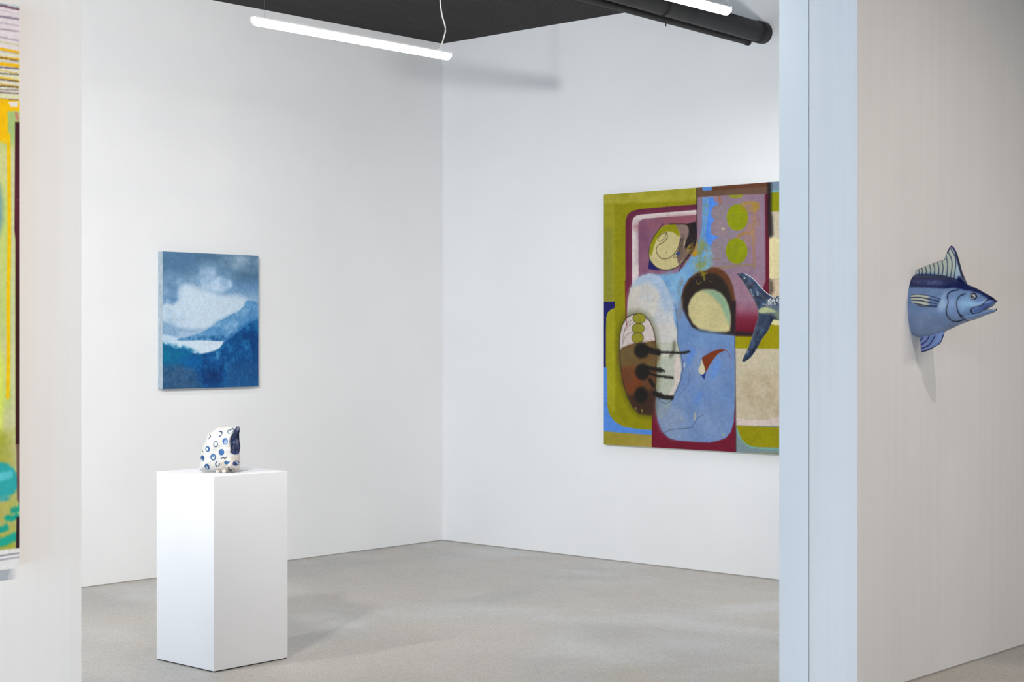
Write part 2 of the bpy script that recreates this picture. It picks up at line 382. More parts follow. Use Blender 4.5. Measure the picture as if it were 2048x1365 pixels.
# the lobe at lower right bulges towards the viewer
lc = np.array([(0.0536, 0.035)][0]); k = np.exp(-(((P[:, 0]-lc[0])/.022)**2+((P[:, 2]-lc[1])/.020)**2)); P[:, 1] -= k*.03*(P[:, 1] < 0)
M_cer = vcol_mat('glazed_ceramic', .35, spec=.35, coat=.15, bumpscale=90, bstr=.35)
o, L = close_grid('body', P, nr, n, M_cer, r, sworld)
pt = Paint(L[:, 0], L[:, 2], (236, 234, 228))
pt.tint([(0.0536, 0.0771), (0.0935, 0.0725), (0.0935, 0.0139), (0.0255, -0.0049), (-0.0213, 0.0022), (-0.0119, 0.0373)], (222, 205, 185), .01, .7, 60)
B1 = (38, 84, 140); B2_ = (60, 110, 170)
def ring(e_, w, col=B1, soft=.002): pt.edge(e_, w, col, soft)
pt.poly([(-0.0745, 0.0713), (-0.0752, 0.0663), (-0.0771, 0.062), (-0.0801, 0.0587), (-0.0838, 0.057), (-0.0877, 0.057), (-0.0914, 0.0587), (-0.0944, 0.062), (-0.0963, 0.0663), (-0.097, 0.0713), (-0.0963, 0.0763), (-0.0944, 0.0806), (-0.0914, 0.0839), (-0.0877, 0.0856), (-0.0838, 0.0856), (-0.0801, 0.0839), (-0.0771, 0.0806), (-0.0752, 0.0763)], B1, .002); pt.poly([(-0.0834, 0.0619), (-0.0837, 0.0603), (-0.0845, 0.0589), (-0.0857, 0.0579), (-0.0873, 0.0573), (-0.0889, 0.0573), (-0.0904, 0.0579), (-0.0917, 0.0589), (-0.0925, 0.0603), (-0.0928, 0.0619), (-0.0925, 0.0635), (-0.0917, 0.0649), (-0.0904, 0.066), (-0.0889, 0.0665), (-0.0873, 0.0665), (-0.0857, 0.066), (-0.0845, 0.0649), (-0.0837, 0.0635)], (225, 235, 240), .002)
pt.poly([(-0.0494, 0.0334), (-0.0487, 0.0281), (-0.0496, 0.0231), (-0.0518, 0.0189), (-0.0552, 0.0161), (-0.0592, 0.015), (-0.0636, 0.0158), (-0.0676, 0.0183), (-0.0708, 0.0222), (-0.0729, 0.0271), (-0.0736, 0.0324), (-0.0727, 0.0375), (-0.0705, 0.0416), (-0.0671, 0.0444), (-0.063, 0.0455), (-0.0587, 0.0448), (-0.0547, 0.0423), (-0.0515, 0.0384)], B1, .002); pt.poly([(-0.0585, 0.028), (-0.0581, 0.0253), (-0.0582, 0.0228), (-0.059, 0.0207), (-0.0602, 0.0194), (-0.0618, 0.019), (-0.0635, 0.0195), (-0.0652, 0.0209), (-0.0666, 0.023), (-0.0675, 0.0256), (-0.068, 0.0283), (-0.0678, 0.0308), (-0.0671, 0.0328), (-0.0658, 0.0341), (-0.0643, 0.0346), (-0.0625, 0.034), (-0.0609, 0.0326), (-0.0595, 0.0305)], (190, 215, 235), .002)
pt.poly([(-0.0454, 0.117), (-0.0462, 0.1122), (-0.0483, 0.1079), (-0.0515, 0.1048), (-0.0555, 0.1031), (-0.0597, 0.1031), (-0.0637, 0.1048), (-0.067, 0.1079), (-0.0691, 0.1122), (-0.0698, 0.117), (-0.0691, 0.1218), (-0.067, 0.126), (-0.0637, 0.1291), (-0.0597, 0.1308), (-0.0555, 0.1308), (-0.0515, 0.1291), (-0.0483, 0.126), (-0.0462, 0.1218)], (52, 90, 150), .002); pt.poly([(-0.0544, 0.1165), (-0.0547, 0.1139), (-0.0558, 0.1117), (-0.0574, 0.11), (-0.0594, 0.1091), (-0.0615, 0.1091), (-0.0635, 0.11), (-0.0651, 0.1117), (-0.0662, 0.1139), (-0.0665, 0.1165), (-0.0662, 0.1191), (-0.0651, 0.1213), (-0.0635, 0.123), (-0.0615, 0.1239), (-0.0594, 0.1239), (-0.0574, 0.123), (-0.0558, 0.1213), (-0.0547, 0.1191)], (230, 238, 245), .002)
pt.edge([(-0.0073, 0.1416), (-0.0079, 0.1372), (-0.0096, 0.1333), (-0.0122, 0.1304), (-0.0154, 0.1289), (-0.0188, 0.1289), (-0.022, 0.1304), (-0.0246, 0.1333), (-0.0263, 0.1372), (-0.0269, 0.1416), (-0.0263, 0.146), (-0.0246, 0.1499), (-0.022, 0.1527), (-0.0188, 0.1543), (-0.0154, 0.1543), (-0.0122, 0.1527), (-0.0096, 0.1499), (-0.0079, 0.146)], .00448, (72, 96, 130), .002)
pt.stroke([(-0.0026, 0.2025), (0.0091, 0.2013), (0.0115, 0.1931), (0.0068, 0.1826), (-0.0002, 0.1802)], .00630, (70, 90, 120), .002)
pt.poly([(0.0426, 0.1549), (0.0418, 0.1493), (0.0395, 0.1444), (0.0358, 0.1407), (0.0314, 0.1388), (0.0267, 0.1388), (0.0223, 0.1407), (0.0186, 0.1444), (0.0163, 0.1493), (0.0155, 0.1549), (0.0163, 0.1605), (0.0186, 0.1655), (0.0223, 0.1691), (0.0267, 0.1711), (0.0314, 0.1711), (0.0358, 0.1691), (0.0395, 0.1655), (0.0418, 0.1605)], (70, 115, 185), .002); pt.poly([(0.0372, 0.1521), (0.0368, 0.1487), (0.0356, 0.1458), (0.0337, 0.1436), (0.0314, 0.1424), (0.029, 0.1424), (0.0267, 0.1436), (0.0248, 0.1458), (0.0236, 0.1487), (0.0232, 0.1521), (0.0236, 0.1555), (0.0248, 0.1584), (0.0267, 0.1606), (0.029, 0.1618), (0.0314, 0.1618), (0.0337, 0.1606), (0.0356, 0.1584), (0.0368, 0.1555)], (200, 218, 240), .002); pt.stroke([(0.022, 0.1568), (0.029, 0.1545), (0.0326, 0.1451)], .002, B1, .002)
pt.poly([(0.0255, 0.1024), (0.0247, 0.097), (0.0222, 0.0922), (0.0185, 0.0886), (0.0139, 0.0868), (0.009, 0.0868), (0.0045, 0.0886), (0.0007, 0.0922), (-0.0017, 0.097), (-0.0026, 0.1024), (-0.0017, 0.1079), (0.0007, 0.1127), (0.0045, 0.1162), (0.009, 0.1181), (0.0139, 0.1181), (0.0185, 0.1162), (0.0222, 0.1127), (0.0247, 0.1079)], (45, 100, 165), .002)
for a, b in ((-25, -25), (15, -30), (30, 5), (-5, 10), (-25, 30), (15, 35), (35, -45)): pt.poly([([(0.0115, 0.1024)][0][0]+a*.00023, [(0.0115, 0.1024)][0][1]-b*.00023), ([(0.0115, 0.1024)][0][0]+(a+14)*.00023, [(0.0115, 0.1024)][0][1]-(b+2)*.00023), ([(0.0115, 0.1024)][0][0]+(a+8)*.00023, [(0.0115, 0.1024)][0][1]-(b+13)*.00023)], (190, 215, 240), .0015)
pt.edge([(-0.0183, 0.0776), (-0.019, 0.073), (-0.0209, 0.0689), (-0.0239, 0.0658), (-0.0276, 0.0642), (-0.0315, 0.0642), (-0.0351, 0.0658), (-0.0381, 0.0689), (-0.0401, 0.073), (-0.0408, 0.0776), (-0.0401, 0.0823), (-0.0381, 0.0863), (-0.0351, 0.0894), (-0.0315, 0.091), (-0.0276, 0.091), (-0.0239, 0.0894), (-0.0209, 0.0863), (-0.019, 0.0823)], .00588, (50, 95, 150), .002); pt.stroke([(-0.0377, 0.076), (-0.0295, 0.0795), (-0.0201, 0.076)], .003, (50, 95, 150), .002); pt.poly([(-0.0255, 0.0842), (-0.0258, 0.083), (-0.0267, 0.0821), (-0.0281, 0.0813), (-0.0298, 0.0809), (-0.0316, 0.0809), (-0.0333, 0.0813), (-0.0346, 0.0821), (-0.0355, 0.083), (-0.0358, 0.0842), (-0.0355, 0.0853), (-0.0346, 0.0863), (-0.0333, 0.087), (-0.0316, 0.0874), (-0.0298, 0.0874), (-0.0281, 0.087), (-0.0267, 0.0863), (-0.0258, 0.0853)], (90, 140, 190), .002)
pt.stroke([(-0.0119, 0.0549), (-0.0185, 0.0467), (-0.0166, 0.035), (-0.0119, 0.0315)], .00560, (80, 100, 135), .002); pt.stroke([(-0.0002, 0.049), (0.0009, 0.042), (-0.0049, 0.035)], .00448, (80, 100, 135), .002)
pt.stroke([(0.049, 0.2107), (0.0384, 0.206), (0.0419, 0.1955), (0.056, 0.1943), (0.0642, 0.2013)], .00420, (95, 125, 155), .002); pt.stroke([(0.0513, 0.2083), (0.0618, 0.2165), (0.0665, 0.2083)], .00490, (80, 105, 140), .002)
pt.stroke([(-0.0529, 0.1873), (-0.0436, 0.1774), (-0.0576, 0.165)], .00392, (110, 100, 125), .0025, sm=False); pt.poly([(-0.0426, 0.1791), (-0.0428, 0.1778), (-0.0434, 0.1766), (-0.0443, 0.1758), (-0.0453, 0.1754), (-0.0465, 0.1754), (-0.0476, 0.1758), (-0.0484, 0.1766), (-0.049, 0.1778), (-0.0492, 0.1791), (-0.049, 0.1803), (-0.0484, 0.1815), (-0.0476, 0.1823), (-0.0465, 0.1827), (-0.0453, 0.1827), (-0.0443, 0.1823), (-0.0434, 0.1815), (-0.0428, 0.1803)], (60, 60, 80), .002)
pt.stroke([(-0.0893, 0.1123), (-0.0822, 0.1029)], .00392, (90, 95, 115), .002)
pt.stroke([(0.0103, 0.0713), (0.0209, 0.076), (0.0279, 0.0713), (0.0361, 0.0783)], .00490, (75, 85, 105), .002)
pt.poly([(0.0244, 0.0525), (0.0349, 0.0607), (0.0466, 0.0584), (0.0536, 0.0572), (0.049, 0.049), (0.0396, 0.0432), (0.029, 0.0443)], (35, 95, 145), .003, sm=True)
pt.poly([(0.0928, 0.0483), (0.092, 0.0437), (0.0898, 0.0396), (0.0864, 0.0366), (0.0823, 0.0349), (0.0779, 0.0349), (0.0738, 0.0366), (0.0704, 0.0396), (0.0682, 0.0437), (0.0675, 0.0483), (0.0682, 0.053), (0.0704, 0.0571), (0.0738, 0.0601), (0.0779, 0.0617), (0.0823, 0.0617), (0.0864, 0.0601), (0.0898, 0.0571), (0.092, 0.053)], (35, 60, 120), .002); pt.stroke([(0.0759, 0.0584), (0.0841, 0.0549), (0.0864, 0.0467), (0.0911, 0.0443)], .00490, (215, 220, 230), .002)
pt.poly([(0.0466, 0.0303), (0.0525, 0.0303), (0.0536, 0.0186), (0.0654, 0.0209), (0.0583, 0.0069), (0.0466, 0.0057), (0.0431, 0.0162)], (58, 66, 84), .003, sm=True); pt.stroke([(0.0595, 0.0139), (0.0665, 0.0209), (0.0724, 0.0139)], .00350, (90, 95, 110), .002)
hp = [tuple(q) for q in hol]; pt.poly(hp, (34, 64, 120), .0018)
pt.tint(hp, (18, 26, 62), .004, .9, 60, 3); pt.tint(hp, (84, 88, 130), .004, .35, 45, 8)
pt.tint([(0.0782, 0.2259), (0.0958, 0.2219), (0.0935, 0.206), (0.0759, 0.2083)], (140, 140, 160), .006, 1.2, 50, 3)
pt.tint([(0.0782, 0.1521), (0.0958, 0.1521), (0.0935, 0.0959), (0.0818, 0.0912)], (135, 125, 160), .008, .8, 60, 5)
pt.grain(.03, 120)
set_paint(o, pt.out(0.6))
# small foot balls under the front edge
for q, rad in (([(-0.0073, 0.0045)][0], .0085), ([(0.0255, 0.0033)][0], .010)):
    bm = bmesh.new(); bmesh.ops.create_uvsphere(bm, u_segments=20, v_segments=14, radius=rad)
    for v in bm.verts: v.co = sworld((q[0]+v.co.x*1.15, -.050+v.co.y, rad*.92+v.co.z*.95))
    o = bm_obj('foot', bm, M_cer, r, True); set_paint(o, np.tile(.62*lin((232, 226, 214)), (len(o.data.vertices), 1)))

# ------------------------------------------------------------------ canvases
def canvas_thing(label, loc):
    return empty('painting', loc, label, 'painting')
M_canvasA = vcol_mat('oil_on_linen', .75, spec=.2, bumpscale=500, bstr=.2)
M_canvasB = vcol_mat('painted_canvas', .75, spec=.15, bumpscale=420, bstr=.25)

# painting A, on the far wall: u runs right, v up, from its lower left corner
AX, AZ, AW, AH, AT = 6.387, 1.2525, .802, .9107, .05
r = canvas_thing('blue misty mountain lake painting on the far wall above the plinth', (AX+AW/2, YB, AZ+AH/2))
nu, nv = 260, 296
uu, vv = np.meshgrid(np.linspace(0, AW, nu), np.linspace(0, AH, nv), indexing='ij'); uu = uu.ravel(); vv = vv.ravel()
pt = Paint(uu, vv, (108, 145, 182))
pt.poly([(-0.0426, 0.9371), (0.8591, 0.9738), (0.8591, 0.7456), (-0.0426, 0.6507)], (96, 128, 160), .12)
pt.poly([(0.2691, 0.9173), (0.8054, 0.9127), (0.8054, 0.7442), (0.5946, 0.7388), (0.4301, 0.8495), (0.2691, 0.8441)], (98, 124, 150), .08, .8)
pt.tint([(0.4505, 0.9078), (0.8054, 0.9043), (0.8054, 0.8032), (0.5325, 0.8116)], (150, 172, 192), .05, .9, 9, 4)
pt.tint([(0.0052, 0.7474), (0.1899, 0.7525), (0.309, 0.8292), (0.5325, 0.8033), (0.6782, 0.6825), (0.8054, 0.6263), (0.8054, 0.5505), (0.4914, 0.5134), (0.0052, 0.5559)], (150, 178, 205), .10, 1.2, 7, 2, contrast=1.6)
pt.poly([(-0.0426, 0.5393), (0.0534, 0.5886), (0.1409, 0.6062), (0.1311, 0.6543), (0.1801, 0.6957), (0.2891, 0.678), (0.3895, 0.6597), (0.4709, 0.6326), (0.5946, 0.6266), (0.6888, 0.6075), (0.6888, 0.549), (0.5946, 0.5062), (0.4505, 0.4471), (0.3592, 0.3933), (0.2195, 0.3929), (0.1213, 0.4047), (0.063, 0.4285), (-0.0426, 0.4597)], (192, 210, 224), .06, .95, sm=True)
pt.poly([(0.1213, 0.63), (0.1899, 0.6879), (0.2294, 0.6726), (0.1899, 0.6151), (0.2195, 0.5428), (0.1507, 0.5418)], (185, 205, 222), .04, .7, sm=True)
pt.tint([(0.3191, 0.7316), (0.4098, 0.7586), (0.5325, 0.7454), (0.5739, 0.6968), (0.4914, 0.6536), (0.3492, 0.667)], (172, 196, 218), .03, 1.4, 14, 3)
pt.tint([(0.2891, 0.7553), (0.5532, 0.7957), (0.5946, 0.664), (0.309, 0.658)], (120, 155, 190), .03, .6, 22, 13)
pt.tint([(0.0052, 0.5399), (0.1899, 0.4777), (0.1605, 0.429), (0.0437, 0.4364)], (150, 180, 205), .03, .7, 14, 9)
pt.tint([(0.0004, 0.6117), (0.1213, 0.6058), (0.0921, 0.5571), (0.0004, 0.5638)], (100, 140, 180), .02, .9, 20, 6)
pt.poly([(-0.0426, 0.4597), (0.0244, 0.4363), (0.0921, 0.4166), (0.1703, 0.3806), (0.2492, 0.3565), (0.2492, 0.3159), (-0.0426, 0.3165)], (140, 170, 200), .03, .85)
pt.poly([(0.1213, 0.3805), (0.309, 0.3891), (0.3693, 0.3811), (0.309, 0.3402), (0.1213, 0.3323)], (160, 186, 210), .03, .8)
mount = [(0.8914, 0.5644), (0.8054, 0.5758), (0.7734, 0.5904), (0.731, 0.5998), (0.6888, 0.5908), (0.673, 0.5571), (0.6363, 0.5233), (0.5842, 0.5044), (0.4914, 0.4639), (0.4403, 0.4388), (0.3895, 0.4098), (0.3391, 0.381), (0.2891, 0.3687), (0.2195, 0.3484), (0.1409, 0.3322), (0.1165, 0.3226), (0.4914, 0.317), (0.5325, 0.307), (0.6573, 0.265), (0.8914, 0.2637)]
pt.poly(mount, (84, 142, 190), .014, rag=.010)
pt.tint(mount, (150, 182, 212), .02, .9, 16, 21, sm=False)
pt.tint([(0.1165, 0.3282), (0.2891, 0.3484), (0.5119, 0.3566), (0.5946, 0.3816), (0.6573, 0.3817), (0.5325, 0.3153), (0.2891, 0.3191)], (50, 110, 165), .015, 1.2, 40, 5)
pt.poly([(0.8914, 0.4839), (0.8054, 0.4747), (0.7416, 0.4658), (0.6888, 0.4487), (0.6363, 0.415), (0.5946, 0.365), (0.5325, 0.3236), (0.4914, 0.2824), (0.4505, 0.2414), (0.8914, 0.1959)], (20, 98, 165), .05, .95, rag=.02)
pt.tint([(0.5946, 0.4314), (0.8054, 0.5505), (0.8054, 0.4326), (0.5946, 0.3068)], (95, 145, 195), .05, 1.0, 26, 31)
pt.poly([(-0.0426, 0.3245), (0.1311, 0.3202), (0.1409, 0.3177), (0.2891, 0.3223), (0.5016, 0.3154), (0.4811, 0.2783), (0.4301, 0.2539), (0.3592, 0.238), (0.2891, 0.2263), (0.2195, 0.2431), (0.1311, 0.2638), (0.0534, 0.2843), (-0.0426, 0.3086)], (196, 213, 226), .012, rag=.004)
pt.poly([(-0.0426, 0.3722), (0.0437, 0.3564), (0.1213, 0.3387), (0.1165, 0.3178), (-0.0426, 0.3181)], (186, 206, 222), .02, .9)
fore = [(-0.0426, 0.3125), (0.0437, 0.2843), (0.1067, 0.2599), (0.1899, 0.2578), (0.2195, 0.239), (0.2891, 0.2222), (0.4098, 0.2417), (0.4658, 0.2619), (0.5119, 0.3071), (0.5532, 0.3318), (0.6363, 0.3817), (0.731, 0.4406), (0.8914, 0.4839), (0.8914, -0.0581), (-0.0426, -0.0335)]
pt.poly(fore, (14, 92, 152), .014, rag=.010)
pt.tint(fore, (50, 134, 190), .02, .9, 44, 41, sm=False, contrast=3); pt.tint(fore, (6, 70, 132), .02, .9, 14, 42, sm=False)
pt.poly([(-0.0426, 0.3086), (0.0921, 0.264), (0.2195, 0.2512), (0.2195, 0.1783), (0.0921, 0.1556), (-0.0426, 0.1733)], (8, 128, 158), .06, .85)
pt.tint([(-0.0426, 0.3086), (0.2891, 0.2426), (0.2691, 0.1208), (-0.0426, 0.1256)], (14, 110, 160), .03, 1.0, 34, 43)
pt.poly([(0.1409, 0.2194), (0.3191, 0.2016), (0.3191, 0.12), (0.1507, 0.1307)], (10, 105, 172), .05, .7)
pt.poly([(-0.0426, 0.1495), (0.1507, 0.1549), (0.2393, 0.0969), (0.309, -0.0265), (-0.0426, -0.0335)], (58, 92, 128), .08, .9)
pt.tint([(-0.0426, 0.1415), (0.2393, 0.1375), (0.309, -0.0265), (-0.0426, -0.0335)], (78, 108, 142), .05, .9, 30, 44)
pt.poly([(0.3191, 0.1282), (0.4914, 0.1339), (0.4914, 0.0266), (0.3291, 0.022)], (14, 66, 128), .04, .9)
pt.poly([(0.3895, 0.1108), (0.4607, 0.1096), (0.4505, 0.0522), (0.3895, 0.0616)], (12, 54, 112), .03, .8)
pt.poly([(0.5325, 0.1581), (0.8914, 0.1875), (0.8914, -0.0581), (0.5119, -0.0481)], (42, 96, 150), .09, .8)
pt.stroke([(0.4454, 0.2373), (0.4505, 0.2003)], .018, (110, 160, 200), .02, .7)
for q in ([(0.4505, 0.1345)][0], [(0.6573, 0.1065)][0], [(0.6259, 0.0404)][0], [(0.5842, 0.2156)][0]): pt.stroke([q, (q[0]+.004, q[1]-.03)], .008, (74, 134, 184), .01, .6)
pt.stroke([(-0.0044, 0.4281), (-0.0005, 0.0013)], .006, (70, 110, 150), .004, .5)
brush = np.random.default_rng(11)
for k in range(420):
    a_ = [(0.0052, 0.0131)][0]; b_ = [(0.7948, 0.2137)][0]; q = (float(brush.uniform(a_[0], b_[0])), float(brush.uniform(a_[1], b_[1]+.18)))
    if q[1] > b_[1]-.01 and q[0] < .60: continue
    L = float(brush.uniform(.006, .02)); an = float(brush.uniform(.3, 2.2)); lt = brush.random()
    pt.stroke([q, (q[0]+L*math.cos(an), q[1]+L*math.sin(an))], float(brush.uniform(.004, .009)), (60, 140, 195) if lt > .66 else ((8, 62, 120) if lt > .25 else (24, 120, 176)), .006, .35)
pt.grain(.05, 150); pt.grain(.05, 60, 9); 
pos = np.column_stack([AX+uu, np.full(len(uu), YB-AT), AZ+vv])
o = grid_mesh('painted_face', pos, nu, nv, M_canvasA, r); lum = pt.c.mean(1, keepdims=True)/255; pt.c = np.clip(pt.c*(np.array([.78, .95, 1.0])+(1-np.array([.78, .95, 1.0]))*np.clip((lum-.35)/.35, 0, 1))*(.90+.14*np.clip((lum-.3)/.4, 0, 1)), 0, 255); set_paint(o, pt.out(0.98))
M_edgeA = mat('pale_blue_canvas_edge', (178, 195, 205), .7, build=lambda nt, p: nt.links.new(ramp(nt, noise(nt, tc(nt), 30, 4), [(.3, (150, 168, 180)), (.7, (184, 194, 200))]), p.inputs['Base Color']))
box('stretched_edge', (AX, AX+AW, YB-AT+.0006, YB-.0004, AZ, AZ+AH), M_edgeA, r)

# painting B, on the right wall: u runs from its left edge towards the camera's right, v up
BY, BZ, BWd, BH, BT = 7.317, .829, 2.12, 1.784, .04
r = canvas_thing('large abstract canvas in olive, mauve and blue on the right wall beside the partition', (XR, BY-BWd/2, BZ+BH/2))
nu, nv = 560, 500
us = np.concatenate([np.linspace(0, 1.52, 450), np.linspace(1.53, BWd, 110)])
uu, vv = np.meshgrid(us, np.linspace(0, BH, nv), indexing='ij'); uu = uu.ravel(); vv = vv.ravel()
OL = (150, 145, 14); DK = (46, 38, 36)
pt = Paint(uu, vv, OL)
# -- olive frame at left
pt.poly([(-0.0806, 1.817), (0.8103, 1.803), (0.8103, 1.7018), (0.4532, 1.711), (0.2285, 1.7146), (0.0994, 1.7119), (0.0946, 0.8641), (-0.0806, 0.8651)], (166, 160, 40), .02)
pt.poly([(-0.0023, 1.547), (0.0801, 1.5433), (0.0801, 1.0189), (-0.0023, 1.0201)], (140, 140, 52), .05, .8)
pt.tint([(-0.0023, 1.782), (0.8103, 1.7849), (0.8103, 1.691), (-0.0023, 1.7213)], (188, 176, 66), .02, .8, 14, 3, sm=False)
pt.poly([(0.0205, 0.9151), (0.1056, 0.9611), (0.1056, 0.2284), (0.0306, 0.2887)], (168, 162, 32), .02, .9)
pt.poly([(0.1006, 0.9612), (0.2095, 0.96), (0.1602, 0.4943), (0.2488, 0.2639), (0.4281, 0.231), (0.4281, 0.1277), (0.2194, 0.1313), (0.1106, 0.1974)], (146, 140, 8), .03, .9)
pt.poly([(-0.0218, 1.0204), (0.1004, 1.0209), (0.1004, 0.9756), (0.0656, 0.964), (0.0366, 0.9439), (0.023, 0.91), (0.0172, 0.804), (-0.0218, 0.8041)], (34, 34, 104), .004)
pt.poly([(-0.0198, 0.9861), (0.0326, 0.9854), (0.0205, 0.9151), (0.0185, 0.5508), (-0.0198, 0.5503)], (34, 34, 104), .004)
pt.poly([(-0.0198, 0.5503), (0.0286, 0.5509), (0.0326, 0.2731), (0.0487, 0.2188), (0.1006, 0.1659), (0.18, 0.1337), (0.2976, 0.1227), (0.4329, 0.1195), (0.4329, 0.0843), (-0.0198, 0.0949)], (88, 142, 224), .004)
pt.poly([(-0.0198, 0.0925), (0.4329, 0.0858), (0.4329, -0.0365), (-0.0198, -0.0583)], (158, 146, 46), .006, c2=(172, 150, 70), g=([(0.0034, 0.0605)][0], [(0.4281, 0.0015)][0]))
# -- maroon and pink rounded frame, mauve field
pt.poly([(0.8148, 1.6705), (0.5633, 1.6696), (0.3228, 1.6647), (0.2569, 1.6548), (0.2142, 1.6308), (0.1971, 1.5904), (0.1952, 1.3882), (0.1981, 0.8898), (0.2019, 0.7886), (0.5815, 0.7883), (0.8148, 1.1491)], (116, 48, 72), .004)
pt.poly([(0.8148, 1.6546), (0.3976, 1.6549), (0.304, 1.6449), (0.238, 1.6109), (0.2285, 1.5216), (0.2285, 1.0878), (0.2095, 1.0882), (0.2095, 1.5973), (0.304, 1.6598), (0.8148, 1.6655)], (98, 34, 52), .02, .6)
pt.poly([(0.8148, 1.6322), (0.49, 1.6279), (0.3322, 1.6241), (0.2899, 1.6188), (0.2645, 1.6006), (0.255, 1.5653), (0.2569, 1.0873), (0.3153, 1.0862), (0.3125, 1.5477), (0.3172, 1.5698), (0.3341, 1.5853), (0.3696, 1.5948), (0.8148, 1.5983)], (226, 210, 206), .004)
pt.poly([(0.8148, 1.5954), (0.3696, 1.5925), (0.336, 1.5823), (0.3191, 1.5667), (0.3144, 1.5476), (0.3153, 1.0862), (0.8501, 1.0762), (0.8148, 1.2213)], (142, 96, 116), .004)
pt.tint([(0.3228, 1.5844), (0.8148, 1.5932), (0.8148, 1.5463), (0.3228, 1.5175)], (158, 86, 96), .05, .9, 10, 3)
pt.tint([(0.3134, 1.5476), (0.3976, 1.529), (0.3976, 1.2328), (0.3144, 1.1904)], (128, 78, 108), .05, .8, 12, 4)
# -- right mauve panel
pt.poly([(0.813, 1.7862), (2.1476, 1.7953), (2.1476, 0.7866), (0.8148, 0.788)], (150, 122, 140), .004)
pt.poly([(0.9377, 1.6839), (1.1949, 1.6765), (1.1949, 1.2532), (0.9377, 1.2466)], (146, 132, 142), .08, .8)
pt.poly([(1.1221, 0.9939), (1.3737, 0.9904), (1.3737, 0.8677), (1.2878, 0.7775), (1.1221, 0.7739)], (142, 58, 80), .03, c2=(112, 22, 42), g=([(1.1923, 0.9637)][0], [(1.1923, 0.8104)][0]))
pt.poly([(1.1186, 1.1705), (1.395, 1.1636), (1.395, 0.9267), (1.1186, 0.9295)], (156, 118, 136), .1, .8)
# -- sky-blue stream from the top to the lower field
sky = (110, 158, 206)
pt.poly([(0.8606, 1.717), (0.9446, 1.7121), (0.9342, 1.6482), (0.9289, 1.4333), (0.9307, 1.2899), (0.9289, 1.2074), (0.8501, 1.1483), (0.8501, 0.788), (0.5268, 0.7883), (0.2095, 0.7886), (0.238, 1.1026), (0.2758, 1.154), (0.3322, 1.1937), (0.4069, 1.2103), (0.49, 1.2022), (0.5815, 1.1948), (0.654, 1.2097), (0.699, 1.2449), (0.7437, 1.2958), (0.8059, 1.3661), (0.8368, 1.4371), (0.8545, 1.5084)], sky, .005)
pt.tint([(0.7437, 1.2523), (0.9289, 1.3616), (0.9289, 1.2074), (0.7258, 1.1511), (0.654, 0.934), (0.5815, 1.0812), (0.49, 1.1934)], (134, 182, 214), .03, .9, 14, 7)
pt.poly([(0.9115, 1.7126), (0.9481, 1.7105), (0.9568, 1.6828), (0.9967, 1.6648), (0.9507, 1.6473), (0.9307, 1.6125), (0.9359, 1.5764), (0.9638, 1.5607), (0.9394, 1.5404), (0.9202, 1.5054), (0.9342, 1.4618), (1.0001, 1.4397), (0.9516, 1.4217), (0.922, 1.369), (0.894, 1.406), (0.8852, 1.4639), (0.9027, 1.5781)], (84, 142, 232), .005)
pt.poly([(0.8589, 1.7877), (0.9394, 1.787), (0.935, 1.7586), (0.8624, 1.7615)], (96, 150, 224), .004)
pt.tint([(0.7615, 1.4112), (0.8501, 1.4365), (0.9289, 1.3616), (0.9289, 1.2469), (0.797, 1.2363)], (140, 150, 60), .02, .75, 26, 8, contrast=3)
for e_ in ([(0.9141, 1.6278), (0.9126, 1.6156), (0.9084, 1.605), (0.9019, 1.5973), (0.8939, 1.5934), (0.8853, 1.5939), (0.8773, 1.5985), (0.8708, 1.6069), (0.8665, 1.6179), (0.865, 1.6303), (0.8665, 1.6426), (0.8708, 1.6532), (0.8773, 1.6608), (0.8853, 1.6647), (0.8939, 1.6642), (0.9019, 1.6595), (0.9084, 1.6511), (0.9126, 1.6401)], [(0.9045, 1.2763), (0.9012, 1.2676), (0.8918, 1.2601), (0.8773, 1.2547), (0.8595, 1.2522), (0.8406, 1.2527), (0.8227, 1.2563), (0.8081, 1.2626), (0.7986, 1.2707), (0.7953, 1.2797), (0.7986, 1.2885), (0.8081, 1.296), (0.8227, 1.3014), (0.8406, 1.3039), (0.8595, 1.3032), (0.8773, 1.2996), (0.8918, 1.2933), (0.9012, 1.2853)], [(0.9167, 1.3764), (0.9148, 1.3691), (0.9094, 1.3628), (0.901, 1.3583), (0.8907, 1.3561), (0.8797, 1.3565), (0.8694, 1.3595), (0.861, 1.3646), (0.8555, 1.3713), (0.8536, 1.3788), (0.8555, 1.3861), (0.861, 1.3924), (0.8694, 1.3969), (0.8797, 1.399), (0.8907, 1.3986), (0.901, 1.3957), (0.9094, 1.3905), (0.9148, 1.3839)]): pt.edge(e_, .006, (140, 148, 90), .006, .7, sm=True)
pt.poly([(1.0458, 1.6066), (1.0427, 1.5897), (1.0338, 1.5752), (1.02, 1.5647), (1.0031, 1.5596), (0.9851, 1.5605), (0.9681, 1.5672), (0.9542, 1.5791), (0.9452, 1.5946), (0.942, 1.612), (0.9452, 1.6289), (0.9542, 1.6435), (0.9681, 1.654), (0.9851, 1.659), (1.0031, 1.658), (1.02, 1.6512), (1.0338, 1.6393), (1.0427, 1.6238)], (150, 136, 140), .02, .6); pt.edge([(1.0476, 1.6065), (1.0443, 1.5891), (1.0351, 1.5742), (1.0209, 1.5634), (1.0034, 1.5582), (0.9848, 1.5591), (0.9672, 1.566), (0.9529, 1.5783), (0.9435, 1.5942), (0.9403, 1.612), (0.9435, 1.6295), (0.9529, 1.6445), (0.9672, 1.6553), (0.9848, 1.6604), (1.0034, 1.6594), (1.0209, 1.6524), (1.0351, 1.6401), (1.0443, 1.6242)], .004, (130, 116, 110), .008, .5)
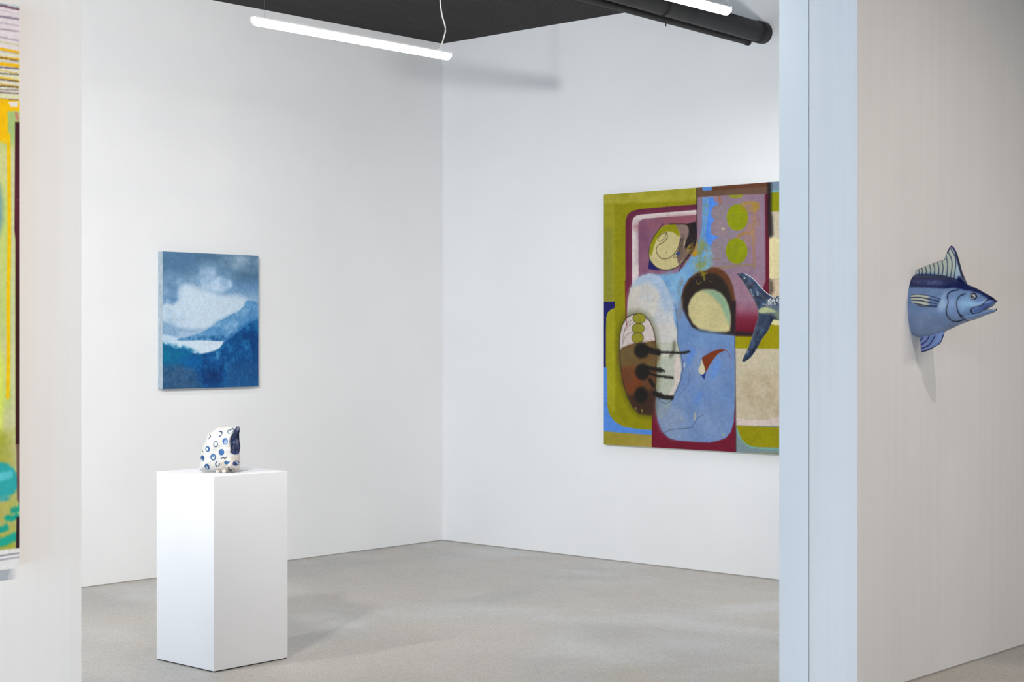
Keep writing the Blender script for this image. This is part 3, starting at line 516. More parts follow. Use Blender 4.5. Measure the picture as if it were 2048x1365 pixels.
pt.poly([(1.0553, 1.4994), (1.0519, 1.4815), (1.042, 1.4661), (1.0269, 1.455), (1.0083, 1.4495), (0.9885, 1.4503), (0.9698, 1.4574), (0.9546, 1.4698), (0.9446, 1.4862), (0.9411, 1.5045), (0.9446, 1.5225), (0.9546, 1.538), (0.9698, 1.5491), (0.9885, 1.5544), (1.0083, 1.5535), (1.0269, 1.5463), (1.042, 1.5338), (1.0519, 1.5175)], (150, 132, 136), .02, .6); pt.edge([(1.057, 1.4993), (1.0535, 1.4809), (1.0433, 1.4651), (1.0278, 1.4537), (1.0086, 1.4481), (0.9882, 1.4489), (0.969, 1.4562), (0.9532, 1.469), (0.943, 1.4858), (0.9394, 1.5046), (0.943, 1.523), (0.9532, 1.5389), (0.969, 1.5503), (0.9882, 1.5559), (1.0086, 1.5549), (1.0278, 1.5475), (1.0433, 1.5347), (1.0535, 1.5179)], .004, (170, 110, 110), .008, .5)
pt.poly([(1.0544, 1.3642), (1.0508, 1.3424), (1.0404, 1.3235), (1.0243, 1.3097), (1.0046, 1.3028), (0.9836, 1.3034), (0.9638, 1.3117), (0.9476, 1.3267), (0.937, 1.3464), (0.9333, 1.3686), (0.937, 1.3906), (0.9476, 1.4096), (0.9638, 1.4233), (0.9836, 1.4301), (1.0046, 1.4293), (1.0243, 1.4209), (1.0404, 1.4059), (1.0508, 1.3862)], (144, 130, 136), .02, .7)
pt.poly([(1.02, 1.5081), (1.0458, 1.4927), (1.0372, 1.4824), (1.0157, 1.494)], (214, 196, 150), .01, .8)
# brown band on top
pt.poly([(0.8165, 1.7831), (1.395, 1.7878), (1.395, 1.7126), (1.2789, 1.7097), (1.0673, 1.7193), (0.8201, 1.7179)], (112, 84, 66), .006)
pt.poly([(0.9411, 1.7826), (1.395, 1.7878), (1.395, 1.7558), (0.9411, 1.7553)], (104, 62, 40), .02, .85)
pt.poly([(0.8589, 1.7877), (0.9394, 1.787), (0.935, 1.7586), (0.8624, 1.7615)], (96, 150, 224), .004)
# olive dots, orange traces
pt.poly([(1.069, 1.7177), (1.1949, 1.7146), (1.178, 1.6972), (1.1271, 1.6931), (1.0844, 1.7041)], (150, 152, 40), .004)
pt.poly([(1.2303, 1.5605), (1.2251, 1.5304), (1.2102, 1.5044), (1.1873, 1.4856), (1.1591, 1.4763), (1.1291, 1.4776), (1.1007, 1.4894), (1.0775, 1.5105), (1.0623, 1.5381), (1.057, 1.569), (1.0623, 1.5994), (1.0775, 1.6256), (1.1007, 1.6443), (1.1291, 1.6534), (1.1591, 1.6517), (1.1873, 1.6396), (1.2102, 1.6185), (1.2251, 1.5911)], (146, 154, 12), .005); pt.poly([(1.2261, 1.3389), (1.2208, 1.3097), (1.2056, 1.2843), (1.1822, 1.2659), (1.1535, 1.2565), (1.1228, 1.2574), (1.0938, 1.2686), (1.0702, 1.2887), (1.0547, 1.3153), (1.0493, 1.3452), (1.0547, 1.3747), (1.0702, 1.4002), (1.0938, 1.4186), (1.1228, 1.4277), (1.1535, 1.4264), (1.1822, 1.415), (1.2056, 1.3949), (1.2208, 1.3685)], (142, 152, 10), .005)
for q, w, c in (([(1.2705, 1.6547), (1.2789, 1.5595), (1.2722, 1.4194), (1.2789, 1.2367)], .016, (168, 124, 74)), ([(1.1949, 1.6518), (1.237, 1.6587), (1.2914, 1.6486)], .012, (168, 136, 60)),
        ([(0.9377, 1.2323), (1.0673, 1.2372), (1.1949, 1.249), (1.2789, 1.2395)], .010, (150, 130, 70)), ([(1.1441, 1.4317), (1.178, 1.4515), (1.2454, 1.4592)], .018, (176, 128, 50)),
        ([(0.9984, 1.7076), (1.0071, 1.6714)], .020, (172, 110, 70)), ([(1.093, 1.4267), (1.0759, 1.4132)], .01, (170, 120, 70)), ([(0.9551, 1.2927), (1.0071, 1.2946)], .008, (160, 120, 90)), ([(1.3039, 1.6283), (1.3122, 1.5018)], .012, (160, 118, 110))):
    pt.stroke(q, w, c, .012, .8, rag=.004)
pt.tint([(1.178, 1.6633), (1.3039, 1.6563), (1.3039, 1.6003), (1.1949, 1.606)], (176, 140, 50), .02, .9, 20, 6)
pt.tint([(1.2286, 1.5479), (1.3039, 1.5442), (1.2956, 1.4044), (1.1949, 1.3943)], (176, 134, 96), .03, .6, 22, 6)
# maroon right border of the panel and what lies right of it
pt.poly([(1.362, 1.709), (1.4032, 1.7121), (1.4032, 0.9963), (1.3288, 1.0463), (1.3661, 1.1364)], (104, 24, 46), .018)
pt.poly([(1.3999, 1.7903), (2.1476, 1.8019), (2.1476, 1.6679), (1.3999, 1.7207)], (124, 146, 166), .006)
pt.poly([(1.395, 1.7196), (2.1476, 1.6957), (2.1476, 1.5531), (1.395, 1.5921)], (146, 148, 8), .004)
pt.stroke([(1.3999, 1.722), (1.5256, 1.72), (2.1476, 1.6971)], .008, (120, 190, 190), .004)
pt.poly([(1.395, 1.59), (2.1476, 1.563), (2.1476, 1.3905), (1.395, 1.4214)], (206, 192, 164), .004)
pt.poly([(1.395, 1.4214), (2.1476, 1.3971), (2.1476, 1.1304), (1.395, 1.1497)], (226, 210, 160), .004)
pt.poly([(1.395, 1.1469), (2.1476, 1.129), (2.1476, 0.7866), (1.395, 0.7874)], (208, 186, 152), .004)
pt.stroke([(1.395, 1.7906), (1.3982, 1.6929), (1.3966, 1.5885), (1.4032, 1.4419)], .03, (34, 28, 32), .03)
pt.poly([(1.395, 1.5886), (1.4196, 1.5525), (1.4237, 1.4411), (1.395, 1.4214)], (46, 40, 40), .04, .8)
pt.poly([(1.395, 1.1462), (1.4213, 1.1351), (1.4278, 1.0655), (1.395, 1.0312)], (56, 48, 44), .04, .8)
# -- lower right blocks
pt.poly([(1.3394, 0.9909), (2.2147, 0.9788), (2.2147, 0.842), (1.3394, 0.8389)], (224, 216, 160), .006)
pt.poly([(1.1265, 0.7739), (1.2705, 0.7666), (1.3737, 0.8605), (1.4417, 0.8457), (2.2147, 0.842), (2.2147, 0.6944), (1.1265, 0.6918)], (158, 148, 4), .005)
pt.poly([(1.1265, 0.6918), (2.2147, 0.693), (2.2147, 0.2063), (1.1265, 0.1786)], (204, 190, 162), .004)
pt.tint([(1.1485, 0.5103), (1.4923, 0.5159), (1.4923, 0.2365), (1.1485, 0.2248)], (190, 172, 140), .03, .8, 14, 6)
pt.poly([(1.1265, 0.2241), (1.2358, 0.2205), (1.3737, 0.2216), (1.4696, 0.2465), (2.2147, 0.2781), (2.2147, 0.2009), (1.1265, 0.1801)], (222, 202, 192), .004)
pt.poly([(1.1265, 0.1786), (2.2147, 0.1995), (2.2147, 0.0286), (1.1265, -0.0032)], (128, 148, 152), .004)
pt.poly([(1.1335, 0.1781), (1.4696, 0.1769), (2.2147, 0.1961), (2.2147, 0.0778), (1.4696, 0.0449), (1.2792, 0.0405), (1.2184, 0.0552), (1.1792, 0.087), (1.1529, 0.1371)], (154, 146, 6), .004)
pt.stroke([(1.1335, 0.173), (1.1529, 0.1225), (1.1835, 0.0763), (1.2315, 0.047), (1.2878, 0.0365), (1.4755, 0.0365), (2.2147, 0.0696)], .008, (120, 182, 160), .006)
# -- dark ring with pale egg
pt.poly([(0.9289, 1.2383), (0.9811, 1.2353), (1.0372, 1.2117), (1.0802, 1.1679), (1.1101, 1.1068), (1.1288, 1.0144), (1.1254, 0.9294), (1.1101, 0.8444), (1.1015, 0.7735), (1.0415, 0.7664), (0.8501, 0.7772), (0.7615, 0.8243), (0.7061, 0.8899), (0.6855, 0.9701), (0.6828, 1.0429), (0.7034, 1.108), (0.7437, 1.1652), (0.8148, 1.2069), (0.8852, 1.2194)], (100, 60, 36), .02)
pt.poly([(0.9027, 1.201), (0.9724, 1.1955), (1.0243, 1.1621), (1.0673, 1.1077), (1.0973, 1.0361), (1.1101, 0.9295), (1.1015, 0.7877), (1.0415, 0.7664), (0.8501, 0.7772), (0.7615, 0.8243), (0.7124, 0.8899), (0.6918, 0.97), (0.6918, 1.0428), (0.7169, 1.1078), (0.7615, 1.1648), (0.8324, 1.1992)], (46, 38, 34), .035)
pt.poly([(0.697, 0.9546), (0.7433, 0.879), (0.8168, 0.815), (0.8806, 0.7925), (1.1221, 0.7753), (1.2792, 0.7739), (1.2878, 0.7992), (1.1309, 0.8069), (1.1327, 1.0084), (1.0956, 1.0089), (1.0956, 0.818), (0.8806, 0.8186), (0.7893, 0.8637), (0.7525, 0.954)], (44, 34, 36), .018, .95)
pt.poly([(0.9027, 1.0896), (0.9551, 1.0843), (1.0071, 1.0626), (1.0458, 1.0263), (1.0742, 0.9725), (1.0896, 0.9155), (1.0913, 0.8587), (1.0844, 0.809), (1.0501, 0.8006), (0.9377, 0.8022), (0.8368, 0.8204), (0.7793, 0.8604), (0.7437, 0.9186), (0.7401, 0.9767), (0.7615, 1.0272), (0.8015, 1.0663), (0.8501, 1.0849)], (204, 192, 138), .022)
pt.poly([(0.8589, 1.0869), (0.9551, 1.0843), (1.0071, 1.0626), (1.0458, 1.0263), (1.0742, 0.9725), (1.0896, 0.9013), (1.0776, 0.8446), (1.0372, 0.9303), (1.0071, 0.9877), (0.9551, 1.0313), (0.9027, 1.0681)], (122, 164, 138), .035, .8)
pt.stroke([(0.8368, 1.2207), (0.8677, 1.1983), (0.8764, 1.1585)], .014, (140, 130, 30), .012, .9, rag=.005); pt.stroke([(0.894, 1.2012), (0.8501, 1.1879)], .012, (140, 130, 30), .012, .8)
# -- eye shape upper left
pt.poly([(0.69, 1.5376), (0.8059, 1.5539), (0.813, 1.438), (0.7882, 1.374), (0.7437, 1.3248), (0.7079, 1.3478), (0.7169, 1.4129), (0.7481, 1.4624), (0.7481, 1.5132)], (36, 30, 34), .012)
pt.poly([(0.4087, 1.3176), (0.3976, 1.2431), (0.5084, 1.226), (0.4532, 1.2608)], (32, 34, 98), .004)
pt.poly([(0.5268, 1.2292), (0.5997, 1.2331), (0.672, 1.2617), (0.7258, 1.3109), (0.766, 1.3675), (0.7079, 1.3769), (0.654, 1.2841)], (124, 104, 92), .012)
pt.poly([(0.4087, 1.3139), (0.4087, 1.3879), (0.4347, 1.446), (0.4808, 1.5031), (0.5359, 1.5374), (0.5906, 1.5474), (0.654, 1.5451), (0.7079, 1.5412), (0.7401, 1.5208), (0.7455, 1.4843), (0.7392, 1.4556), (0.7169, 1.4129), (0.7061, 1.3697), (0.699, 1.3045), (0.654, 1.2564), (0.5815, 1.2336), (0.5084, 1.24), (0.4485, 1.2683)], (206, 192, 136), .006, sm=True)
pt.poly([(0.4087, 1.3657), (0.4347, 1.446), (0.4808, 1.5031), (0.5359, 1.5374), (0.5906, 1.5466), (0.6359, 1.5431), (0.663, 1.5024), (0.6648, 1.4586), (0.6178, 1.4862), (0.5542, 1.4962), (0.49, 1.4659), (0.4532, 1.4084), (0.4254, 1.3355)], (148, 144, 14), .012, sm=True)
pt.poly([(0.6359, 1.5445), (0.7079, 1.5404), (0.7401, 1.5208), (0.7455, 1.4843), (0.7348, 1.4412), (0.7034, 1.4134), (0.7061, 1.3697), (0.6954, 1.3119), (0.663, 1.2692), (0.645, 1.3281), (0.663, 1.4004), (0.672, 1.4729)], (140, 116, 106), .010, sm=True)
pt.poly([(0.672, 1.4438), (0.7034, 1.4425), (0.7061, 1.3115), (0.663, 1.2692), (0.645, 1.3208)], (110, 92, 78), .02, .8)
pt.edge([(0.4087, 1.3139), (0.4087, 1.3879), (0.4347, 1.446), (0.4808, 1.5031), (0.5359, 1.5374), (0.5906, 1.5474), (0.654, 1.5451), (0.7079, 1.5412), (0.7401, 1.5208), (0.7455, 1.4843), (0.7392, 1.4556), (0.7169, 1.4129)][:], .004, (50, 42, 36), .004, .0)
pt.stroke([(0.5268, 1.5511), (0.4808, 1.5031), (0.4347, 1.446), (0.4087, 1.3879), (0.4087, 1.3213), (0.4532, 1.2644), (0.5176, 1.2346), (0.5815, 1.2321), (0.663, 1.2561), (0.7258, 1.3109), (0.7704, 1.3746), (0.8015, 1.4385)], .005, (46, 38, 30), .005, .9)
pt.stroke([(0.5815, 1.5485), (0.654, 1.5466), (0.7169, 1.5408), (0.7437, 1.5134), (0.7455, 1.4698), (0.7169, 1.4129)], .005, (40, 34, 32), .005, .9)
pt.stroke([(0.556, 1.4925), (0.5651, 1.4591), (0.5359, 1.4273), (0.4854, 1.4035), (0.4689, 1.3746), (0.4808, 1.341), (0.5176, 1.3118), (0.5724, 1.3115), (0.6178, 1.3363), (0.6495, 1.3717), (0.672, 1.4146), (0.6855, 1.4432)], .005, (60, 52, 38), .004, .95)
pt.stroke([(0.5496, 1.4891), (0.513, 1.4796), (0.4873, 1.455), (0.4919, 1.4319), (0.5222, 1.4388), (0.5496, 1.4671), (0.5542, 1.4889)], .004, (60, 52, 38), .004, .9)
pt.stroke([(0.699, 1.4718), (0.6945, 1.4138), (0.654, 1.357), (0.6133, 1.3146), (0.654, 1.3242), (0.672, 1.3709)], .004, (60, 50, 40), .004, .8)
pt.poly([(0.6727, 1.3453), (0.6733, 1.3415), (0.6717, 1.3376), (0.6683, 1.3341), (0.6633, 1.3314), (0.6574, 1.3298), (0.6513, 1.3296), (0.6458, 1.3308), (0.6414, 1.3332), (0.6388, 1.3365), (0.6383, 1.3403), (0.6398, 1.3442), (0.6433, 1.3477), (0.6483, 1.3504), (0.6542, 1.3519), (0.6603, 1.3521), (0.6658, 1.351), (0.6701, 1.3486)], (52, 76, 130), .004); pt.poly([(0.5624, 1.3507), (0.562, 1.349), (0.5609, 1.3474), (0.5592, 1.3464), (0.5571, 1.3458), (0.5549, 1.3459), (0.5528, 1.3466), (0.5511, 1.3478), (0.55, 1.3494), (0.5496, 1.3511), (0.55, 1.3529), (0.5511, 1.3544), (0.5528, 1.3555), (0.5549, 1.356), (0.5571, 1.3559), (0.5592, 1.3553), (0.5609, 1.354), (0.562, 1.3525)], (170, 130, 50), .004)
for k in range(6): pt.stroke([([(0.7169, 1.3693)][0][0]+k*.010, [(0.7169, 1.3584)][0][1]+k*.006), ([(0.7437, 1.4118)][0][0]+k*.010, [(0.7526, 1.3934)][0][1]+k*.006)], .004, (150, 130, 90) if k % 2 else (40, 34, 30), .004, .8)
pt.tint([(0.7258, 1.3762), (0.8148, 1.4091), (0.8148, 1.3224), (0.7615, 1.3315)], (190, 140, 40), .015, 1.2, 30, 3)
pt.stroke([(0.813, 1.7862), (0.8148, 1.6546), (0.813, 1.4669), (0.7926, 1.381), (0.7437, 1.3176), (0.69, 1.2611), (0.663, 1.2182)], .008, (40, 30, 36), .006, .9)
for q in ([(0.7437, 1.5279), (0.7615, 1.4691), (0.7882, 1.4101)], [(0.7615, 1.5343), (0.797, 1.4676), (0.8059, 1.4239)], [(0.7258, 1.4125), (0.7615, 1.4401), (0.7882, 1.468)], [(0.7169, 1.3693), (0.7526, 1.4043), (0.7793, 1.4394)]): pt.stroke(q, .004, (84, 70, 72), .004, .7)
for k in range(14):
    a_ = [(0.9027, 1.3913)][0]; q = (a_[0]+float(rng.uniform(-.16, .02)), a_[1]+float(rng.uniform(-.24, .02))); an = float(rng.uniform(0, 6.3))
    pt.stroke([q, (q[0]+.03*math.cos(an), q[1]+.03*math.sin(an)), (q[0]+.04*math.cos(an+.8), q[1]+.04*math.sin(an+.8))], .004, (150, 150, 50) if k % 3 else (190, 150, 60), .004, .7)
for k in range(30):
    a_ = [(1.2789, 1.6297)][0]; q = (a_[0]-float(rng.uniform(0, .40)), a_[1]-float(rng.uniform(0, .52))); an = float(rng.uniform(0, 3.1))
    pt.stroke([q, (q[0]+.03*math.cos(an), q[1]+.03*math.sin(an))], .004, (168, 128, 92) if k % 2 else (128, 110, 128), .006, .5)
# -- big pale ellipse with blue crown
wh = [(0.2095, 0.9384), (0.2171, 1.0281), (0.238, 1.1026), (0.2758, 1.1578), (0.3322, 1.1937), (0.4161, 1.2101), (0.49, 1.1897), (0.5359, 1.1482), (0.5724, 1.0887), (0.5952, 1.0224), (0.6133, 0.949), (0.6224, 0.8759)] + [(0.6523, 0.8041), (0.6523, 0.7287), (0.6737, 0.6534), (0.683, 0.563), (0.6691, 0.4724), (0.6317, 0.3962), (0.6036, 0.3501), (0.5565, 0.3398), (0.4997, 0.3627), (0.4663, 0.4077), (0.452, 0.7282), (0.2194, 0.805)]
pt.poly(wh, (204, 200, 194), .010)
pt.poly([(0.238, 1.1026), (0.2758, 1.1578), (0.3322, 1.1937), (0.4161, 1.2101), (0.49, 1.1897), (0.5359, 1.1482), (0.5724, 1.0887), (0.5952, 1.0224), (0.5997, 0.9346), (0.5268, 0.95), (0.49, 1.0829), (0.3976, 1.1513), (0.304, 1.1311)], (160, 186, 216), .05, .8)
pt.tint([(0.3509, 1.0855), (0.6178, 1.0806), (0.6178, 0.8869), (0.3509, 0.8887)], (186, 198, 214), .05, .9, 9, 6)
pt.tint([(0.2474, 1.1173), (0.4532, 1.1279), (0.4532, 0.936), (0.2285, 0.9382)], (216, 206, 186), .05, .7, 10, 5)
# -- lower blue field with maroon surround
pt.poly([(0.431, 0.4222), (0.6036, 0.3501), (1.1265, 0.3634), (1.1344, -0.0101), (0.431, -0.0366)], (118, 26, 48), .004)
fld = [(0.4635, 0.4229), (0.5092, 0.3554), (0.5565, 0.3398), (0.6036, 0.3501), (0.6317, 0.3962), (0.6691, 0.4724), (0.683, 0.563), (0.6737, 0.6534), (0.6523, 0.7287), (0.6523, 0.8192), (0.6457, 0.9099), (0.6177, 1.0008), (0.6877, 0.9547), (0.7248, 0.8942), (0.7709, 0.8339), (0.8442, 0.7948), (1.1239, 0.7739), (1.1291, 0.5833), (1.1221, 0.3046), (1.115, 0.2017), (1.0912, 0.1347), (1.0513, 0.0926), (0.9888, 0.07), (0.9168, 0.0558), (0.7893, 0.0555), (0.6411, 0.0581), (0.5754, 0.0727), (0.5187, 0.116), (0.4807, 0.1945), (0.4635, 0.2855)]
pt.poly(fld, (118, 146, 190), .005)
pt.poly([(0.6411, 1.0156), (0.697, 0.9546), (0.7709, 0.8264), (1.1221, 0.7739), (1.1221, 0.7299), (0.7893, 0.7066), (0.6597, 0.7061)], (112, 150, 196), .04, .8)
pt.tint(fld, (142, 160, 190), .02, .9, 5, 13, sm=False); pt.tint(fld, (100, 132, 184), .02, .6, 7, 14, sm=False)
pt.poly([(0.4673, 0.3085), (0.697, 0.2772), (0.6036, 0.0701), (0.5092, 0.127), (0.4711, 0.2247)], (140, 156, 182), .08, .8)
pt.tint([(0.4711, 0.5451), (0.6036, 0.335), (0.5092, 0.1955), (0.4635, 0.2855)], (150, 160, 150), .03, .7, 10, 15)
for q, w in (([(0.7617, 0.669), (0.7433, 0.6013)], .045), ([(0.9798, 0.589), (0.9484, 0.5145)], .05), ([(0.8442, 0.3711), (0.8076, 0.3329)], .035), ([(0.7893, 0.6692), (0.7709, 0.6391)], .03)): pt.stroke(q, w, (88, 140, 226), .05, .6, rag=.012)
pt.poly([(0.4711, 0.7282), (0.6523, 0.7287), (0.6737, 0.6534), (0.684, 0.5631), (0.6691, 0.4724), (0.6317, 0.3962), (0.6036, 0.3501), (0.5471, 0.3396), (0.4997, 0.3627), (0.4673, 0.4077)], (186, 190, 172), .010)
pt.poly([(0.6224, 0.5623), (0.6457, 0.6532), (0.6737, 0.6232), (0.683, 0.548), (0.6672, 0.4648), (0.6299, 0.3961), (0.5942, 0.3575), (0.5754, 0.3722), (0.6317, 0.4566)], (222, 204, 196), .016, .9, rag=.008)
pt.tint([(0.4711, 0.7053), (0.6036, 0.7059), (0.6036, 0.6529), (0.4711, 0.6214)], (210, 208, 190), .02, .9, 20, 3)
pt.stroke([(0.5942, 0.6377), (0.6177, 0.6681), (0.6224, 0.7286)], .026, (92, 90, 74), .02, .7, rag=.008)
pt.stroke([(0.6364, 0.9553), (0.6523, 0.8343), (0.6523, 0.7287), (0.6877, 0.6233), (0.697, 0.5632), (0.6784, 0.4726), (0.6364, 0.3887), (0.5942, 0.3272), (0.5376, 0.3089), (0.4807, 0.347)], .005, (70, 72, 66), .006, .75)
pt.stroke([(0.6597, 0.6382), (0.7248, 0.5786), (0.7525, 0.5114), (0.734, 0.436), (0.6597, 0.3666)], .003, (70, 76, 96), .004, .6)
pt.stroke([(0.5282, 0.1004), (0.6036, 0.1306), (0.7525, 0.1469), (0.7939, 0.1791), (0.8168, 0.2173), (0.867, 0.2376)], .0035, (62, 62, 74), .004, .8)
pt.stroke([(0.8442, 0.4756), (0.8715, 0.3867), (0.8806, 0.2827)], .003, (90, 104, 140), .004, .5)
pt.stroke([(0.7966, 0.2465), (0.7966, 0.2054)], .014, (176, 178, 160), .006, .9); pt.poly([(0.6988, 0.2096), (0.6982, 0.207), (0.6962, 0.2046), (0.6933, 0.2028), (0.6896, 0.2018), (0.6857, 0.2017), (0.6821, 0.2025), (0.6791, 0.204), (0.6772, 0.2062), (0.6765, 0.2088), (0.6772, 0.2114), (0.6791, 0.2137), (0.6821, 0.2155), (0.6857, 0.2165), (0.6896, 0.2167), (0.6933, 0.2159), (0.6962, 0.2143), (0.6982, 0.2121)], (168, 176, 170), .006); pt.poly([(1.0459, 0.1123), (1.0452, 0.1092), (1.043, 0.1065), (1.0397, 0.1044), (1.0356, 0.1032), (1.0313, 0.103), (1.0272, 0.1039), (1.0239, 0.1057), (1.0217, 0.1083), (1.021, 0.1113), (1.0217, 0.1143), (1.0239, 0.1171), (1.0272, 0.1192), (1.0313, 0.1204), (1.0356, 0.1206), (1.0397, 0.1197), (1.043, 0.1179), (1.0452, 0.1153)], (150, 170, 150), .006)
pt.stroke([(0.7109, 0.586), (0.7081, 0.5671)], .014, (200, 206, 220), .006, .8)
# comma with drop
pt.stroke([(0.9529, 0.6687), (1.0246, 0.6854), (1.069, 0.6672), (1.0956, 0.6196)], .004, (140, 60, 70), .004, .8)
pt.poly([(0.8551, 0.6278), (0.8942, 0.649), (0.9394, 0.6701), (0.9888, 0.6844), (1.0246, 0.6876), (1.0602, 0.6797), (1.0246, 0.6721), (0.9888, 0.6556), (0.9574, 0.6258), (0.9213, 0.5809), (0.8878, 0.5269), (0.867, 0.5803)], (126, 56, 26), .004)
pt.poly([(0.8259, 0.535), (0.8579, 0.5131), (0.8915, 0.5359), (0.876, 0.4776)], (40, 58, 128), .004)
pt.poly([(0.8497, 0.6136), (0.867, 0.5877), (0.8806, 0.5506), (0.8769, 0.5245), (0.8579, 0.5131), (0.8369, 0.5202), (0.8268, 0.541), (0.8332, 0.5634), (0.8442, 0.5763)], (212, 202, 170), .004, sm=True)
# -- brown egg lower left
egg = [(0.1424, 0.704), (0.1463, 0.7818), (0.1652, 0.8478), (0.2046, 0.9019), (0.2537, 0.9255), (0.3025, 0.9297), (0.3655, 0.9153), (0.4137, 0.8773), (0.4425, 0.8237), (0.4616, 0.7511), (0.4673, 0.6519), (0.4673, 0.4688), (0.4568, 0.3617), (0.4425, 0.2696), (0.4281, 0.2271), (0.3752, 0.2293), (0.3171, 0.2366), (0.2635, 0.2759), (0.2145, 0.348), (0.175, 0.448), (0.1523, 0.5564)]
pt.edge(egg, .05, (70, 66, 20), .06, .5)
pt.poly(egg, (212, 196, 190), .006)
pt.poly([(0.1424, 0.6652), (0.1701, 0.6925), (0.2292, 0.7137), (0.2781, 0.7239), (0.3655, 0.728), (0.4635, 0.745), (0.4683, 0.4688), (0.4568, 0.3617), (0.4425, 0.2696), (0.4281, 0.2271), (0.3752, 0.2293), (0.3171, 0.2366), (0.2635, 0.2759), (0.2145, 0.348), (0.175, 0.448), (0.1523, 0.5564)], (104, 66, 40), .008)
pt.tint([(0.1602, 0.6886), (0.4616, 0.7282), (0.4616, 0.5603), (0.1602, 0.5565)], (112, 92, 54), .03, 1, 9, 4)
pt.tint([(0.1602, 0.5254), (0.3171, 0.5738), (0.3365, 0.4203), (0.2194, 0.3714)], (122, 64, 34), .04, 1.2, 8, 5)
pt.poly([(0.2194, 0.3482), (0.4568, 0.4075), (0.4425, 0.2696), (0.4252, 0.2232), (0.3752, 0.2254), (0.3171, 0.2312), (0.2635, 0.2759)], (58, 40, 34), .04, .85)
pt.edge(egg, .007, (50, 44, 34), .008, .85)
for q in ([(0.1721, 0.7352), (0.182, 0.7973), (0.2194, 0.8437), (0.2684, 0.8667)], [(0.1701, 0.7158), (0.1997, 0.774), (0.2488, 0.8011), (0.2703, 0.8049)], [(0.182, 0.7973), (0.2095, 0.8593), (0.2488, 0.8823)]): pt.stroke(q, .0035, (96, 82, 74), .004, .8)
for e_ in ([(0.3752, 0.8983), (0.3718, 0.8863), (0.3621, 0.8757), (0.3472, 0.8679), (0.3288, 0.8638), (0.3092, 0.8639), (0.2908, 0.8682), (0.2758, 0.8762), (0.2659, 0.887), (0.2625, 0.8992), (0.2659, 0.9113), (0.2758, 0.9219), (0.2908, 0.9297), (0.3092, 0.9337), (0.3288, 0.9335), (0.3472, 0.9291), (0.3621, 0.9211), (0.3718, 0.9104)], [(0.3646, 0.8278), (0.3613, 0.8157), (0.3519, 0.8051), (0.3375, 0.7972), (0.3197, 0.793), (0.3008, 0.7931), (0.283, 0.7973), (0.2685, 0.8052), (0.259, 0.816), (0.2557, 0.8281), (0.259, 0.8403), (0.2685, 0.8509), (0.283, 0.8588), (0.3008, 0.8629), (0.3197, 0.8628), (0.3375, 0.8585), (0.3519, 0.8505), (0.3613, 0.8398)], [(0.3578, 0.7617), (0.3546, 0.7491), (0.3456, 0.738), (0.3317, 0.7297), (0.3145, 0.7253), (0.2963, 0.7253), (0.2791, 0.7296), (0.2651, 0.7378), (0.2559, 0.749), (0.2527, 0.7617), (0.2559, 0.7744), (0.2651, 0.7855), (0.2791, 0.7938), (0.2963, 0.7981), (0.3145, 0.7981), (0.3317, 0.7937), (0.3456, 0.7854), (0.3546, 0.7743)]): pt.poly(e_, (150, 144, 44), .004, sm=True); pt.edge(e_, .005, (66, 62, 30), .005, .8, sm=True)
BK = (34, 31, 28)
for e_ in ([(0.4022, 0.6729), (0.3983, 0.654), (0.3873, 0.6373), (0.3704, 0.6249), (0.3495, 0.6181), (0.3273, 0.6179), (0.3064, 0.6243), (0.2893, 0.6365), (0.2781, 0.6532), (0.2742, 0.6721), (0.2781, 0.6912), (0.2893, 0.7079), (0.3064, 0.7204), (0.3273, 0.727), (0.3495, 0.7271), (0.3704, 0.7206), (0.3873, 0.7083), (0.3983, 0.6917)], [(0.4118, 0.5244), (0.4079, 0.5045), (0.3969, 0.4868), (0.38, 0.4735), (0.3592, 0.4662), (0.337, 0.4658), (0.3161, 0.4723), (0.299, 0.4851), (0.2879, 0.5026), (0.284, 0.5226), (0.2879, 0.5427), (0.299, 0.5604), (0.3161, 0.5737), (0.337, 0.5809), (0.3592, 0.5811), (0.38, 0.5744), (0.3969, 0.5616), (0.4079, 0.5443)], [(0.3945, 0.364), (0.391, 0.3445), (0.3809, 0.3272), (0.3655, 0.3141), (0.3466, 0.3068), (0.3264, 0.3063), (0.3074, 0.3125), (0.2918, 0.3248), (0.2817, 0.3417), (0.2781, 0.3612), (0.2817, 0.3808), (0.2918, 0.3982), (0.3074, 0.4113), (0.3264, 0.4184), (0.3466, 0.4188), (0.3655, 0.4125), (0.3809, 0.4002), (0.391, 0.3833)]): pt.poly(e_, BK, .03, .97, sm=True, rag=.006)
for q, w in (([(0.3559, 0.6934), (0.4137, 0.6745), (0.4902, 0.6612)], .045), ([(0.4711, 0.6634), (0.5848, 0.6618), (0.6877, 0.6587), (0.7506, 0.6689)], .016), ([(0.3945, 0.5518), (0.4711, 0.5413), (0.5092, 0.5365)], .03), ([(0.4997, 0.5455), (0.5357, 0.5308)], .016), ([(0.3945, 0.5211), (0.4711, 0.4994), (0.5471, 0.493), (0.6083, 0.4864)], .018), ([(0.4137, 0.4678), (0.4425, 0.4301)], .03), ([(0.452, 0.3768), (0.5092, 0.3554), (0.6036, 0.3501)], .03), ([(0.4711, 0.3697), (0.5092, 0.3668)], .03)):
    pt.stroke(q, w, BK, .012, .95, rag=.006)
for q in ([(0.284, 0.2726), (0.2898, 0.2612)], [(0.3413, 0.2589), (0.3481, 0.2399)]): pt.stroke(q, .008, (170, 160, 60), .006, .9)
for k in range(5):
    pt.stroke([([(0.9481, 1.6689)][0][0]+.004*k, [(0.9481, 1.6689)][0][1]-.03-.05*k), ([(0.9481, 1.6689)][0][0]+.03+.004*k, [(0.9481, 1.6689)][0][1]-.045-.05*k)], .003, (126, 100, 110), .004, .6)
